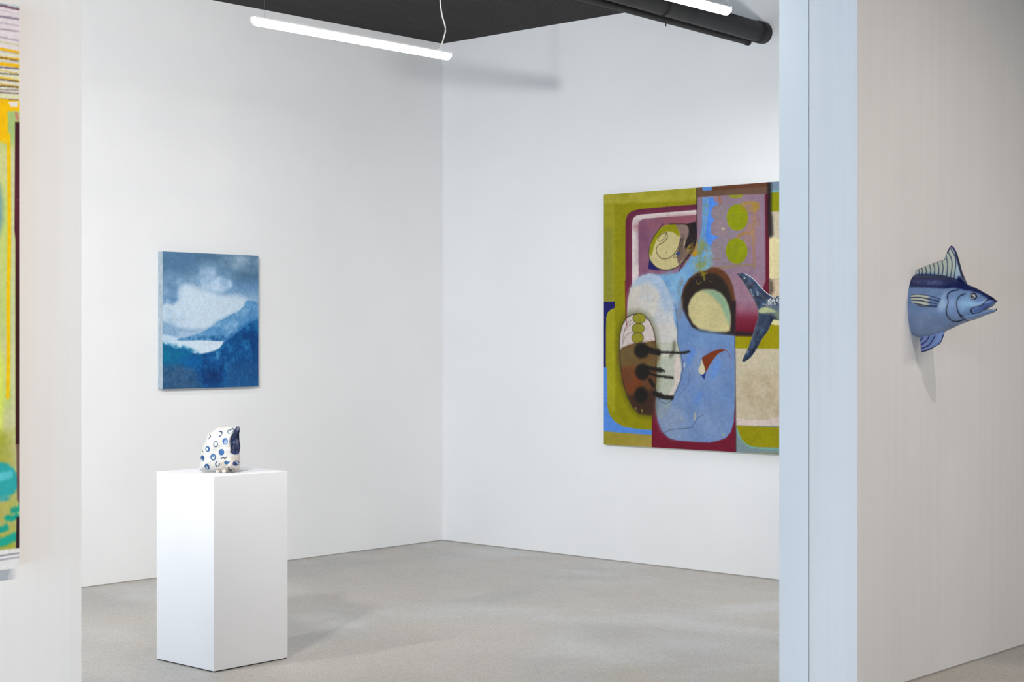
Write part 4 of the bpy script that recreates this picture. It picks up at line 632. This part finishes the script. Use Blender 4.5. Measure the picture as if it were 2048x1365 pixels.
pt.stroke([(1.0759, 1.2426), (1.1441, 1.3538), (1.2286, 1.4493), (1.2956, 1.5026)], .003, (120, 96, 110), .005, .4)
pt.stroke([(1.178, 1.169), (1.2286, 1.0973), (1.2789, 1.0261), (1.3039, 0.9557), (1.3072, 0.8576)], .004, (196, 120, 90), .006, .5)
pt.stroke([(0.5815, 1.1838), (0.6178, 1.1098), (0.645, 1.0217), (0.6585, 0.934)], .006, (150, 190, 214), .02, .6)
pt.tint([(0.654, 1.109), (0.699, 1.1663), (0.69, 0.9337), (0.654, 0.8866)], (130, 130, 130), .02, .8, 20, 4)
# -- long thin verticals
pt.stroke([(1.1239, 0.7812), (1.1291, 0.4367), (1.1327, 0.217), (1.1344, -0.0028)], .006, (70, 56, 70), .005, .8)
pt.stroke([(0.431, 0.4222), (0.431, 0.0016)], .004, (80, 40, 40), .005, .6)
pt.stroke([(0.1943, 1.1634), (0.2, 0.9385), (0.2076, 0.8486)], .008, (120, 30, 30), .006, .8)
for k in range(90):
    q = (float(rng.uniform(.35, 1.5)), float(rng.uniform(.15, 1.3))); pt.poly([(q[0], q[1]), (q[0]+.005, q[1]), (q[0]+.004, q[1]+.005), (q[0], q[1]+.004)], (60, 54, 50), .003, .5)
pt.grain(.06, 140, 3); pt.grain(.05, 45, 6); pt.grain(.04, 10, 8)
pos = np.column_stack([np.full(len(uu), XR-BT), BY-uu, BZ+vv])
o = grid_mesh('painted_face', pos, nu, nv, M_canvasB, r); set_paint(o, pt.out(0.84))
M_edgeB = mat('raw_canvas_edge', (170, 165, 120), .7)
box('stretched_edge', (XR-BT+.0006, XR-.0004, BY-BWd, BY, BZ, BZ+BH), M_edgeB, r)

# painting C, on the left partition; u measured leftwards-negative from its right edge (0), v up
CX, CZ, CW, CH, CT = 2.188, 1.018, 1.05, 1.4125, .04
r = canvas_thing('striped yellow and green canvas cropped by the left edge of the photo', (CX-CW/2, PY0, CZ+CH/2))
nu, nv = 300, 560
us = np.concatenate([np.linspace(-CW, -.14, 180), np.linspace(-.138, 0, 120)])
uu, vv = np.meshgrid(us, np.linspace(0, CH, nv), indexing='ij'); uu = uu.ravel(); vv = vv.ravel()
pt = Paint(uu, vv, (172, 192, 118))
L_ = -1.1
def hband(y0, y1, col, soft=.004, alpha=1, rag=.002, tilt=0, u0=L_, u1=.02):
    a = vy(y0); b = vy(y1); pt.poly([(u0, a+tilt), (u1, a), (u1, b), (u0, b+tilt)], col, soft, alpha, rag=rag)
def vy(y): return 1.42418+(-0.0012503)*y
hband(-10, 100, (218, 208, 210)); hband(98, 215, (216, 212, 190))
hband(4, 11, (120, 190, 190), tilt=.02)
for y, w, c, al in ((14, 5, (104, 70, 90), .9), (25, 2, (190, 160, 170), .6), (37, 3.4, (112, 98, 118), .9), (50, 3, (176, 150, 168), .7), (62, 3, (140, 116, 136), .8), (77, 3, (150, 132, 150), .7), (88, 3.4, (190, 186, 130), .8),
                 (101.5, 6, (232, 178, 20), 1), (106, 2, (150, 144, 170), .7), (116, 5, (222, 170, 20), 1), (119.5, 2.6, (84, 58, 40), .8), (124, 2, (170, 164, 190), .8), (131, 7, (232, 178, 16), 1), (137, 3, (84, 72, 110), .9),
                 (145, 3, (205, 180, 90), .8), (149, 2.6, (78, 64, 60), .9), (155, 4, (214, 216, 160), 1), (158.5, 5, (220, 166, 30), .8), (162.5, 2.6, (70, 62, 60), .9), (171, 4, (208, 160, 36), .9), (174.5, 2.6, (72, 58, 44), .9), (180, 2.2, (96, 84, 104), .8), (187, 2.6, (92, 70, 64), .9), (194, 3, (210, 214, 150), .9), (198, 2.6, (92, 64, 40), .9)):
    yc = y; pts = [(float(u_), vy(yc+1.8*math.sin(u_*33+y)+(u_*-10)*0.6)) for u_ in np.linspace(L_, -.003, 26)]
    pt.stroke(pts, w*.00126, c, .003, al, sm=False, rag=.0015)
pt.poly([(-1.1847, 1.1636), (0.0006, 1.1757), (0.0006, 1.1481), (-0.0315, 1.1436), (-0.0301, 1.1175), (-0.0315, 1.0611), (-0.0535, 1.0654), (-0.1079, 1.0791), (-0.4347, 1.0399), (-1.1847, 1.0889)], (236, 184, 8), .005, rag=.004)
pt.poly([(-0.0315, 1.1685), (-0.0036, 1.1715), (-0.005, 1.1588), (-0.0232, 1.1569)], (222, 214, 206), .004)
pt.poly([(-0.0315, 1.1436), (-0.012, 1.1455), (-0.0134, 1.0502), (-0.0301, 1.0488)], (160, 186, 118), .01, .9)
pt.tint([(-1.1847, 1.0521), (-0.012, 1.0628), (-0.012, 0.2982), (-1.1847, 0.3046)], (196, 208, 112), .03, .9, 6, 3, sm=False)
pt.tint([(-1.1847, 1.0521), (-0.012, 1.0628), (-0.012, 0.1729), (-1.1847, 0.182)], (206, 196, 160), .03, .8, 9, 4, sm=False)
pt.poly([(-0.0232, 1.0493), (-0.012, 1.0503), (-0.012, 0.2982), (-0.0204, 0.2987)], (200, 200, 160), .010, .9)
pt.poly([(-0.0944, 0.9815), (-0.0535, 0.9597), (-0.0467, 0.9228), (-0.0453, 0.873), (-0.0535, 0.8353), (-0.0944, 0.821)], (110, 150, 160), .02, .9)
pt.poly([(-1.1847, 0.5742), (-0.059, 0.5741), (-0.0453, 0.5117), (-0.048, 0.325), (-0.0645, 0.3009), (-1.1847, 0.3046)], (216, 228, 86), .03, .95)
pt.stroke([(-0.0301, 1.0862), (-0.0287, 0.9739), (-0.028, 0.824), (-0.0308, 0.6739), (-0.0301, 0.549), (-0.0322, 0.4304)], .0100, (236, 188, 10), .004, rag=.001)
pt.poly([(-1.1847, 0.3046), (-0.0106, 0.3107), (-0.0106, 0.0449), (-1.1847, 0.057)], (190, 178, 128), .04, .9)
pt.tint([(-1.1847, 0.3536), (-0.0106, 0.3483), (-0.0106, 0.0449), (-1.1847, 0.057)], (160, 164, 60), .03, 1.1, 14, 5, sm=False)
for q, w, c in (([(-0.1347, 0.2433), (-0.0535, 0.2444), (-0.0287, 0.2241), (-0.0398, 0.2061), (-0.1347, 0.2065)], .05, (40, 160, 165)), ([(-0.0176, 0.1458), (-0.0036, 0.1472), (0.0006, 0.1519)], .014, (20, 150, 130)), ([(-0.0342, 0.1284), (-0.0204, 0.1272), (-0.0078, 0.1299)], .015, (20, 156, 138)),
                ([(-0.1597, 0.1011), (-0.0535, 0.1013), (-0.037, 0.1049)], .016, (20, 156, 138)), ([(-0.1597, 0.0717), (-0.0535, 0.069), (-0.0259, 0.0764), (-0.0106, 0.08)], .022, (24, 160, 142)), ([(-0.1597, 0.182), (-0.0535, 0.1772), (-0.0315, 0.1768)], .010, (60, 160, 160)), ([(-0.0535, 0.232), (-0.0287, 0.2366)], .02, (90, 190, 200))):
    pt.stroke(q, w, c, .008, .95, rag=.004)
pt.stroke([(-0.0078, 1.141), (-0.005, 1.1287)], .009, (190, 130, 110), .005)
pt.poly([(-0.0116, 1.1205), (0.0013, 1.1218), (0.0013, 0.9258), (-0.0127, 0.9249)], (62, 28, 34), .004, c2=(84, 32, 46), g=([(-0.0078, 1.1209)][0], [(-0.0078, 0.9252)][0]))
pt.poly([(-0.0127, 0.9249), (0.0013, 0.9258), (0.0013, 0.3101), (-0.0099, 0.3107), (-0.0106, 0.7244), (-0.0106, 0.8247), (-0.0134, 0.8497)], (84, 32, 46), .004, c2=(58, 26, 30), g=([(-0.0078, 0.9001)][0], [(-0.0078, 0.6743)][0]))
pt.poly([(-0.0085, 0.3106), (0.0013, 0.3101), (0.0013, 0.1593), (-0.0064, 0.1725)], (100, 66, 70), .006, .9)
pt.poly([(-0.0078, 0.1299), (0.0013, 0.1292), (0.0013, 0.0488), (-0.0092, 0.0498)], (48, 30, 38), .004)
hband(1099, 1145, (222, 222, 220), rag=.001)
for y, w, c in ((1109, 2, (80, 70, 90)), (1117, 3, (150, 140, 160))):
    pts = [(float(u_), vy(y-u_*60*.5)) for u_ in np.linspace(-.3, 0, 8)]; pt.stroke(pts, w*.00126, c, .003, .9, sm=False)
pt.grain(.05, 120)
pos = np.column_stack([CX+uu, np.full(len(uu), PY0-CT), CZ+vv])
o = grid_mesh('painted_face', pos, nu, nv, M_canvasB, r); set_paint(o, pt.out(1.05))
box('stretched_edge', (CX-CW, CX, PY0-CT+.0006, PY0-.0004, CZ, CZ+CH), M_house, r)

# ------------------------------------------------------------------ fish halves
FX = 6.867                                 # the fish's mid plane; s = distance out of the front face
M_fish = vcol_mat('glazed_painted_fish', .34, spec=.35, coat=.2, bumpscale=130, bstr=.16)
TOP = np.array([(-0.0049, 1.8864), (0.045, 1.887), (0.1119, 1.8841), (0.1713, 1.8735), (0.2236, 1.8571), (0.2561, 1.8402), (0.2948, 1.8238), (0.3332, 1.8039), (0.3777, 1.7793), (0.3985, 1.76)])
BOT = np.array([(-0.0036, 1.6024), (0.0215, 1.5962), (0.0719, 1.6012), (0.1251, 1.6133), (0.1582, 1.6266), (0.2171, 1.6524), (0.269, 1.6701), (0.3012, 1.6789), (0.3268, 1.6894), (0.3555, 1.7243), (0.3777, 1.7342), (0.3985, 1.7588)])
WID = np.array([(0, .074), (.06, .078), (.15, .074), (.23, .062), (.30, .046), (.36, .030), (.40, .018), (.425, .006), (.44, .002)])
send = min(TOP[-1, 0], BOT[-1, 0])
def prof(s):
    return np.interp(s, TOP[:, 0], TOP[:, 1]), np.interp(s, BOT[:, 0], BOT[:, 1]), np.interp(s, WID[:, 0], WID[:, 1])
r = empty('fish_head_sculpture', (FX, PY0, 1.75), 'blue glazed fish head sticking straight out of the partition wall at right', 'sculpture')
def body_mesh(name, ss, proff, y_of_s, parent, npaint, nth=160, capend=True):
    th = np.linspace(0, 2*np.pi, nth+1); P = []; S_ = []
    for s in ss:
        t_, b_, w_ = proff(s); zc = (t_+b_)/2; hz = max((t_-b_)/2, .0008)
        c, n_ = np.cos(th), np.sin(th)
        x = FX-np.sign(c)*np.abs(c)**.92*w_; z = zc+np.sign(n_)*np.abs(n_)**.92*hz
        P.append(np.column_stack([x, np.full(nth+1, y_of_s(s)), z])); S_.append(np.full(nth+1, s))
    P = np.concatenate(P); S_ = np.concatenate(S_)
    o = grid_mesh(name, P, len(ss), nth+1, M_fish, parent, True, npaint)
    return o, S_, P[:, 2], P
def lens(name, A, B, x0, thick, parent, ys, flip=False, n=120, m=50, xoff=None):
    """thin solid between two edge lines A and B (s,z), lens-shaped in section"""
    def rs(P):
        P = smooth_pts(P, False, 8); d = np.r_[0, np.cumsum(np.hypot(*np.diff(P, axis=0).T))]; t = np.linspace(0, d[-1], n)
        return np.column_stack([np.interp(t, d, P[:, 0]), np.interp(t, d, P[:, 1])])
    A = rs(A); B = rs(B); q = np.concatenate([np.linspace(0, 1, m), np.linspace(1, 0, m)]); sg = np.r_[-np.ones(m), np.ones(m)]
    P = A[:, None]*(1-q)[None, :, None]+B[:, None]*q[None, :, None]
    wid = np.hypot(*(B-A).T)[:, None]; prof_ = (4*q*(1-q))**.5
    tt = thick/2*np.minimum(1, wid/.03)*prof_[None, :]
    x = x0+sg[None]*tt
    if xoff is not None: x = x+xoff(P[..., 0], P[..., 1])
    pos = np.column_stack([x.ravel(), ys(P[..., 0]).ravel(), P[..., 1].ravel()])
    o = grid_mesh(name, pos, n, 2*m, M_fish, parent, True, flip)
    return o, P[..., 0].ravel(), P[..., 1].ravel()
yf = lambda s: PY0-s
ss = np.r_[np.linspace(0, .02, 6), np.linspace(.024, send-.004, 230), send-.002, send]
o, S_, Z_, _ = body_mesh('body', ss, prof, yf, r, False)
NAVY = (26, 34, 84)
def fish_paint(pt):
    u, v = pt.u, pt.v
    pt.poly([(-0.0517, 1.7054), (0.4593, 1.7013), (0.4593, 1.5245), (-0.091, 1.5206)], (116, 134, 166), .04)
    pt.tint([(-0.0284, 1.8154), (0.4092, 1.8084), (0.4092, 1.5834), (-0.0636, 1.5826)], (138, 156, 186), .03, .6, 30, 3)
    pt.poly([(-0.091, 1.9543), (-0.0583, 1.8296), (0.0376, 1.8288), (0.1051, 1.8238), (0.1873, 1.8187), (0.2159, 1.8231), (0.2628, 1.8116), (0.2967, 1.8063), (0.3314, 1.7939), (0.369, 1.7708), (0.4025, 1.7538), (0.4593, 1.7603), (0.4593, 1.9371)], NAVY, .012, rag=.004)
    pt.tint([(0.0266, 1.8637), (0.1713, 1.8544), (0.1774, 1.8359), (0.0335, 1.8449)], (90, 106, 150), .01, .8, 60, 5)
    pt.poly([(0.1439, 1.7637), (0.1843, 1.7994), (0.1921, 1.7272), (0.1606, 1.7094)], (168, 188, 214), .03, .8)  # this pale patch and the next paint whitish highlights into the skin colour
    pt.poly([(0.2574, 1.7743), (0.2893, 1.7919), (0.3155, 1.7498), (0.2859, 1.7263), (0.2479, 1.7028)], (140, 178, 206), .03, .8)
    pt.poly([(0.2042, 1.781), (0.2329, 1.7926), (0.228, 1.7268), (0.2396, 1.691), (0.2072, 1.7031), (0.1981, 1.7271)], (130, 152, 192), .02, .8)
    BL = (18, 24, 48)
    g1 = [(0.241, 1.8118), (0.2134, 1.8062), (0.1971, 1.7931), (0.1961, 1.7751), (0.1997, 1.757), (0.1909, 1.7272), (0.1896, 1.7032), (0.1995, 1.6792), (0.2208, 1.6684), (0.2503, 1.6742)]
    g2 = [(0.2723, 1.7934), (0.2509, 1.7834), (0.2384, 1.7626), (0.2382, 1.7387), (0.2432, 1.7088), (0.2568, 1.692)]
    g3 = [(0.2425, 1.7118), (0.25, 1.6879), (0.2616, 1.676), (0.2797, 1.6742), (0.2994, 1.6835), (0.3049, 1.6995), (0.2981, 1.7143), (0.3045, 1.7285), (0.3207, 1.7343), (0.3434, 1.7401), (0.3656, 1.7582), (0.3815, 1.7695), (0.3919, 1.766)]
    for g in (g1, g2, g3): pt.stroke(g, .0052, BL, .003)
    pt.stroke([(0.3006, 1.7155), (0.3078, 1.7024), (0.3329, 1.7082), (0.3683, 1.7227), (0.3904, 1.7343)], .003, BL, .003)
    pt.poly([(0.3059, 1.7261), (0.3433, 1.7377), (0.3711, 1.7582), (0.3905, 1.7659), (0.3978, 1.7581), (0.3703, 1.7316), (0.3344, 1.7141), (0.3114, 1.7083)], (78, 100, 160), .008, .85)
    pt.stroke([(0.3006, 1.7155), (0.3078, 1.7024), (0.3329, 1.7082), (0.3683, 1.7227)], .003, BL, .003)
    pt.stroke([(0.3045, 1.7285), (0.3207, 1.7343), (0.3434, 1.7401), (0.3656, 1.7582), (0.3815, 1.7695), (0.3919, 1.766)], .0040, BL, .003)
    pt.grain(.06, 160)
pt = Paint(S_, Z_, (110, 136, 176)); fish_paint(pt); set_paint(o, pt.out(0.85))
# lower jaw with pale inner lip
def jprof(s):
    T = np.array([(0.269, 1.7031), (0.3268, 1.7073), (0.3555, 1.7213), (0.4017, 1.7273)]); Bt = np.array([(0.269, 1.6719), (0.3012, 1.6795), (0.3332, 1.6924), (0.3777, 1.7051), (0.4004, 1.7167)])
    t_ = np.interp(s, T[:, 0], T[:, 1]); b_ = np.interp(s, Bt[:, 0], Bt[:, 1]); return t_, b_, np.interp(s, WID[:, 0], WID[:, 1])*.93+.002
js = [(0.2742, 1.7031), (0.4004, 1.7226)]; j0, j1 = js[0][0], js[1][0]
o, S_, Z_, _ = body_mesh('lower_jaw', np.r_[np.linspace(j0, j1-.006, 60), j1-.003, j1-.001, j1], lambda s: (lambda t_, b_, w_: (t_, b_, w_*min(1, max(.05, (j1-s)/.01)**.5)))(*jprof(s)), yf, r, False, 80)
pt = Paint(S_, Z_, (120, 146, 186)); pt.stroke([(0.3268, 1.7097), (0.3555, 1.7225), (0.4017, 1.7279)], .010, (205, 196, 150), .006); pt.stroke([(0.3555, 1.7261), (0.4017, 1.7303)], .002, (30, 34, 60), .003); set_paint(o, pt.out(0.85))
box_in = None
# eye
ec = [(0.3088, 1.7809)][0]; wv = float(np.interp(ec[0], WID[:, 0], WID[:, 1])); t_, b_, _w = prof(ec[0]); zz = (ec[1]-(t_+b_)/2)/((t_-b_)/2)
bm = bmesh.new(); bmesh.ops.create_uvsphere(bm, u_segments=48, v_segments=36, radius=.0170)
exs = FX-_w*math.sqrt(max(.05, 1-zz*zz))
tw = []
for v in bm.verts: tw.append(v.co.copy())
slope = .18
for v in bm.verts:
    c = v.co.copy(); v.co = Vector((exs+c.z*.45-c.x*slope*-1*.6, PY0-ec[0]-c.x, ec[1]+c.y))
o = bm_obj('eye', bm, M_fish, r, True)
ex = np.array([c.x for c in tw]); ey = np.array([c.y for c in tw]); pt = Paint(ex, ey, (20, 24, 44))
circ = lambda R, cx=0, cy=0: [(cx+R*math.cos(a), cy+R*math.sin(a)) for a in np.linspace(0, math.tau, 24, endpoint=False)]
pt.poly(circ(.0128), (112, 104, 112), .0012); pt.poly(circ(.0108), (190, 182, 184), .0012); pt.poly(circ(.0084), (12, 12, 18), .0015); pt.poly(circ(.0030, .0035, .0035), (245, 245, 245), .001)  # small white dot is a highlight painted on the pupil
set_paint(o, pt.out(1)); o['label'] = 'round black rimmed eye'
# fins
dA = [(-0.0022, 1.8901), (0.0383, 1.889), (0.0852, 1.8866), (0.1384, 1.8804), (0.1844, 1.8659), (0.2334, 1.8503), (0.2626, 1.8322)]
dB = [(0.0005, 1.906), (0.0194, 1.9159), (0.0518, 1.9266), (0.0986, 1.9423), (0.1351, 1.9509), (0.1549, 1.9563), (0.1582, 1.9829), (0.1693, 2.0067), (0.1818, 2.0171), (0.1975, 2.0038), (0.2119, 1.975), (0.2249, 1.9324), (0.2379, 1.8887), (0.2626, 1.8352)]
A_ = smooth_pts(dA, False, 8)
# the base line is spread so that fin rays lean back with the rays of the photograph
dAr = [(-0.0022, 1.8864), (0.0147, 1.8859), (0.0349, 1.8854), (0.0719, 1.8833), (0.1019, 1.8813), (0.1218, 1.8796), (0.1317, 1.8769), (0.1483, 1.874), (0.1647, 1.87), (0.191, 1.8645), (0.2171, 1.8573), (0.2334, 1.8503), (0.2464, 1.8416), (0.2626, 1.8316)]
o, S_, Z_ = lens('dorsal_fin', dAr, dB, FX, .014, r, yf, True)
pt = Paint(S_, Z_, (200, 202, 180)); 
pt.tint([(-0.0022, 1.8962), (0.269, 1.8891), (0.269, 1.8471), (-0.0022, 1.8716)], (150, 174, 190), .008, 1.2, 30, 2)
pt.poly([(0.2041, 1.9571), (0.2204, 1.9205), (0.2366, 1.8598), (0.1975, 1.8547), (0.2041, 1.9089)], (176, 196, 204), .012, .8)
for q in ([(0.0174, 1.9129), (0.0235, 1.9004), (0.0208, 1.887)], [(0.0336, 1.9198), (0.0397, 1.9024), (0.0356, 1.8866)], [(0.0518, 1.9254), (0.0591, 1.9056), (0.0551, 1.8861)], [(0.0719, 1.9333), (0.0812, 1.9099), (0.0772, 1.8856)], [(0.0919, 1.94), (0.1012, 1.913), (0.0972, 1.8838)], [(0.1132, 1.9455), (0.1225, 1.916), (0.1178, 1.8809)], [(0.1357, 1.9509), (0.1436, 1.9166), (0.1357, 1.8792)],
          [(0.1568, 1.9769), (0.1647, 1.9403), (0.1647, 1.91), (0.1595, 1.875)], [(0.1628, 1.9936), (0.1844, 1.9578), (0.1877, 1.9154), (0.1779, 1.8697)], [(0.1779, 2.0064), (0.2028, 1.9632), (0.206, 1.9209), (0.1962, 1.8656)]):
    pt.stroke(q, .0042, NAVY, .003)
pt.stroke([(0.1647, 1.9887), (0.17, 2.0067), (0.1818, 2.0159), (0.1962, 2.0033), (0.2106, 1.975), (0.2249, 1.9312), (0.2379, 1.8875), (0.2593, 1.8383)], .012, (30, 36, 92), .006)
pt.stroke([(0.2073, 1.9751), (0.2204, 1.9325), (0.2353, 1.8839), (0.2528, 1.8414)], .010, (22, 28, 60), .005)
pt.stroke([(-0.0022, 1.9048), (0.0316, 1.9198), (0.0986, 1.9423), (0.1549, 1.9557)], .003, (60, 64, 110), .003)
pt.stroke([(-0.0056, 1.8852), (0.0719, 1.8839), (0.1384, 1.8779), (0.191, 1.8645), (0.2171, 1.8567)], .007, NAVY, .005)
pt.stroke([(0.2236, 1.8662), (0.2431, 1.8404), (0.269, 1.8291)], .02, NAVY, .008)
set_paint(o, pt.out(0.85)); o['label'] = 'pale ribbed back fin with navy rays'
o, S_, Z_ = lens('pelvic_fin', [(0.0221, 1.6042), (0.0269, 1.5828), (0.0302, 1.5521), (0.0323, 1.5264)], [(0.1549, 1.6284), (0.1463, 1.6042), (0.1397, 1.586), (0.1284, 1.5677), (0.1052, 1.5537), (0.0652, 1.5339), (0.0323, 1.5258)], FX-.006, .022, r, yf)
pt = Paint(S_, Z_, (118, 140, 190))
pt.tint([(0.0221, 1.6042), (0.0719, 1.6042), (0.0585, 1.5278), (0.0289, 1.5276)], (150, 150, 200), .01, .9, 40, 3)
for q in ([(0.0302, 1.5828), (0.0437, 1.592)], [(0.0316, 1.5595), (0.0618, 1.5779), (0.0785, 1.6012)], [(0.0329, 1.5423), (0.0785, 1.5615), (0.1065, 1.6011)], [(0.0329, 1.5276), (0.0719, 1.5389), (0.1119, 1.5555), (0.1351, 1.5756), (0.145, 1.6042)]): pt.stroke(q, .0058, (34, 36, 92), .003)
set_paint(o, pt.out(0.85))
def surf(s, z):
    t_, b_, w_ = prof(s); q = np.clip((z-(t_+b_)/2)/((t_-b_)/2), -.98, .98); return -w_*np.sqrt(1-q*q)
o, S_, Z_ = lens('pectoral_fin', [(0.0183, 1.7925), (0.05, 1.7955), (0.0902, 1.7912), (0.1299, 1.7833), (0.1671, 1.7719)], [(0.0235, 1.7582), (0.039, 1.7519), (0.0664, 1.7394), (0.1117, 1.7352), (0.1476, 1.7318)], FX-.002, .012, r, yf, False, 90, 40, surf)
pt = Paint(S_, Z_, (208, 208, 186))
pt.poly([(0.1094, 1.7945), (0.1742, 1.7754), (0.1499, 1.7276), (0.1117, 1.734)], (96, 120, 170), .02, .9)
for q in ([(0.0183, 1.7925), (0.05, 1.7955), (0.0902, 1.7912), (0.1299, 1.7833), (0.1671, 1.7719)], [(0.0209, 1.7802), (0.0717, 1.7793), (0.1178, 1.7702), (0.1595, 1.7605)], [(0.0245, 1.7679), (0.0725, 1.7648), (0.1183, 1.755), (0.1535, 1.7492)], [(0.0355, 1.7544), (0.073, 1.7466), (0.1118, 1.74), (0.1504, 1.7396)], [(0.053, 1.7444), (0.0859, 1.7373), (0.1246, 1.7333), (0.1476, 1.7318)]): pt.stroke(q, .0046, (22, 28, 60), .003)
set_paint(o, pt.out(0.85)); o['label'] = 'cream side fin with dark rays'

# tail half, behind the partition
r = empty('fish_tail_sculpture', (FX, PY1, 1.72), 'dark blue forked fish tail sticking out behind the partition, against the abstract canvas', 'sculpture')
TS = [(0, .165), (.06, .150), (.15, .112), (.25, .072), (.36, .048), (.42, .040), (.50, .026), (.56, .010)]
q0 = [(4.4507, 1.802)][0]; q1 = [(4.4507, 1.6797)][0]; zc0 = (q0[1]+q1[1])/2; yq = q0[0]
q2 = [(4.5573, 1.7286)][0]
yend = [(4.5596, 1.7286)][0][0]
K = np.array([(PY1, .150), (PY1+.08, .135), (PY1+.2, .095), (yq, (q0[1]-q1[1])/2), (yq+.07, (q0[1]-q1[1])/2*.8), (yend, .018)])
def tprof(y):
    h = np.interp(y, K[:, 0], K[:, 1]); return zc0+h, zc0-h, np.interp(y, [PY1, yq, yend], [.07, .034, .006])
o, S_, Z_, P_ = body_mesh('tail_stalk', np.linspace(PY1, yend, 120), tprof, lambda y: y, r, True, 100)
pt = Paint(S_, Z_, (120, 138, 160))
pt.poly([(4.3327, 1.8776), (4.3327, 1.7641), (4.4485, 1.7657), (4.4936, 1.7663), (4.539, 1.7438), (4.6032, 1.7523), (4.6032, 1.8452)], (26, 36, 66), .03, rag=.012)
pt.poly([(4.5664, 1.7287), (4.5481, 1.742), (4.5208, 1.7482), (4.4936, 1.7433), (4.4665, 1.7353), (4.4395, 1.7197), (4.4845, 1.7182), (4.5253, 1.716), (4.5573, 1.7178)], (255, 255, 186), .012, sm=True)
pt.tint([(4.4936, 1.7279), (4.3327, 1.7262), (4.3327, 1.677), (4.4845, 1.6895)], (190, 200, 150), .02, .8, 20, 4)
pt.poly([(4.6032, 1.7136), (4.4845, 1.7087), (4.4574, 1.6931), (4.4845, 1.6665), (4.6032, 1.6672)], (32, 50, 92), .03)
pt.tint([(4.5117, 1.7973), (4.4216, 1.8034), (4.4216, 1.7653), (4.5208, 1.7551)], (225, 228, 230), .01, 1.2, 170, 6, contrast=9)  # bright specks are glitter highlights painted into the stalk colour
set_paint(o, pt.out(0.5))
o, S_, Z_ = lens('tail_fin', [(4.7017, 1.9167), (4.6867, 1.9034), (4.6727, 1.8895), (4.6541, 1.8676), (4.6356, 1.842), (4.617, 1.8164), (4.6009, 1.791), (4.5848, 1.7598), (4.5747, 1.7288), (4.5756, 1.6902), (4.5894, 1.6516), (4.6069, 1.6013), (4.6286, 1.5509), (4.6518, 1.5061), (4.6672, 1.4807)],
    [(4.6998, 1.9182), (4.6774, 1.9199), (4.6564, 1.9217), (4.6263, 1.9085), (4.5986, 1.8885), (4.5573, 1.8501), (4.5253, 1.8225), (4.4845, 1.793), (4.4665, 1.743), (4.4665, 1.7047), (4.489, 1.6761), (4.5162, 1.6282), (4.5481, 1.5898), (4.5848, 1.5356), (4.617, 1.4967), (4.6472, 1.4762), (4.6653, 1.4722)], FX, .030, r, lambda s: s, False, 160, 60)
pt = Paint(S_, Z_, (30, 48, 84))
allp = [(4.7149, 1.9295), (4.4216, 1.9216), (4.4216, 1.4602), (4.7149, 1.4568)]
pt.tint(allp, (22, 28, 46), .02, .9, 14, 3, sm=False); pt.tint(allp, (62, 92, 138), .02, .8, 26, 5, sm=False); pt.tint(allp, (110, 140, 176), .02, .5, 60, 7, sm=False, contrast=4)
for q in ([(4.6448, 1.8946)][0], [(4.6078, 1.8337)][0], [(4.6032, 1.8201)][0], [(4.5673, 1.8213)][0], [(4.5664, 1.8098)][0], [(4.594, 1.8064)][0], [(4.5322, 1.7611)][0], [(4.6263, 1.5238)][0]): pt.poly(circ(.006, *q), (190, 210, 226), .006, .9)
pt.stroke([(4.6356, 1.8459), (4.6207, 1.8603), (4.5917, 1.8728)], .004, (120, 110, 130), .003, .8)
pt.poly([(4.5618, 1.7248), (4.5344, 1.7438), (4.4485, 1.7427), (4.4485, 1.6892), (4.4845, 1.6895)], (150, 168, 160), .02, .7)
pt.poly([(4.5664, 1.7287), (4.5481, 1.742), (4.5208, 1.7482), (4.4936, 1.7433), (4.4665, 1.7353), (4.4395, 1.7197), (4.4845, 1.7182), (4.5253, 1.716), (4.5573, 1.7178)], (255, 255, 186), .012, sm=True)
pt.poly([(4.571, 1.7133), (4.4845, 1.7125), (4.4665, 1.6932), (4.4936, 1.6665), (4.5802, 1.6516)], (40, 60, 100), .02, .9)
pt.stroke([(4.5848, 1.5356), (4.5481, 1.5898), (4.5162, 1.6282), (4.4913, 1.6742)], .003, (120, 104, 110), .003, .7)
pt.stroke([(4.6681, 1.8855), (4.6356, 1.8381), (4.6032, 1.7872), (4.5802, 1.7366)], .004, (18, 18, 30), .004, .8)
set_paint(o, pt.out(0.5))
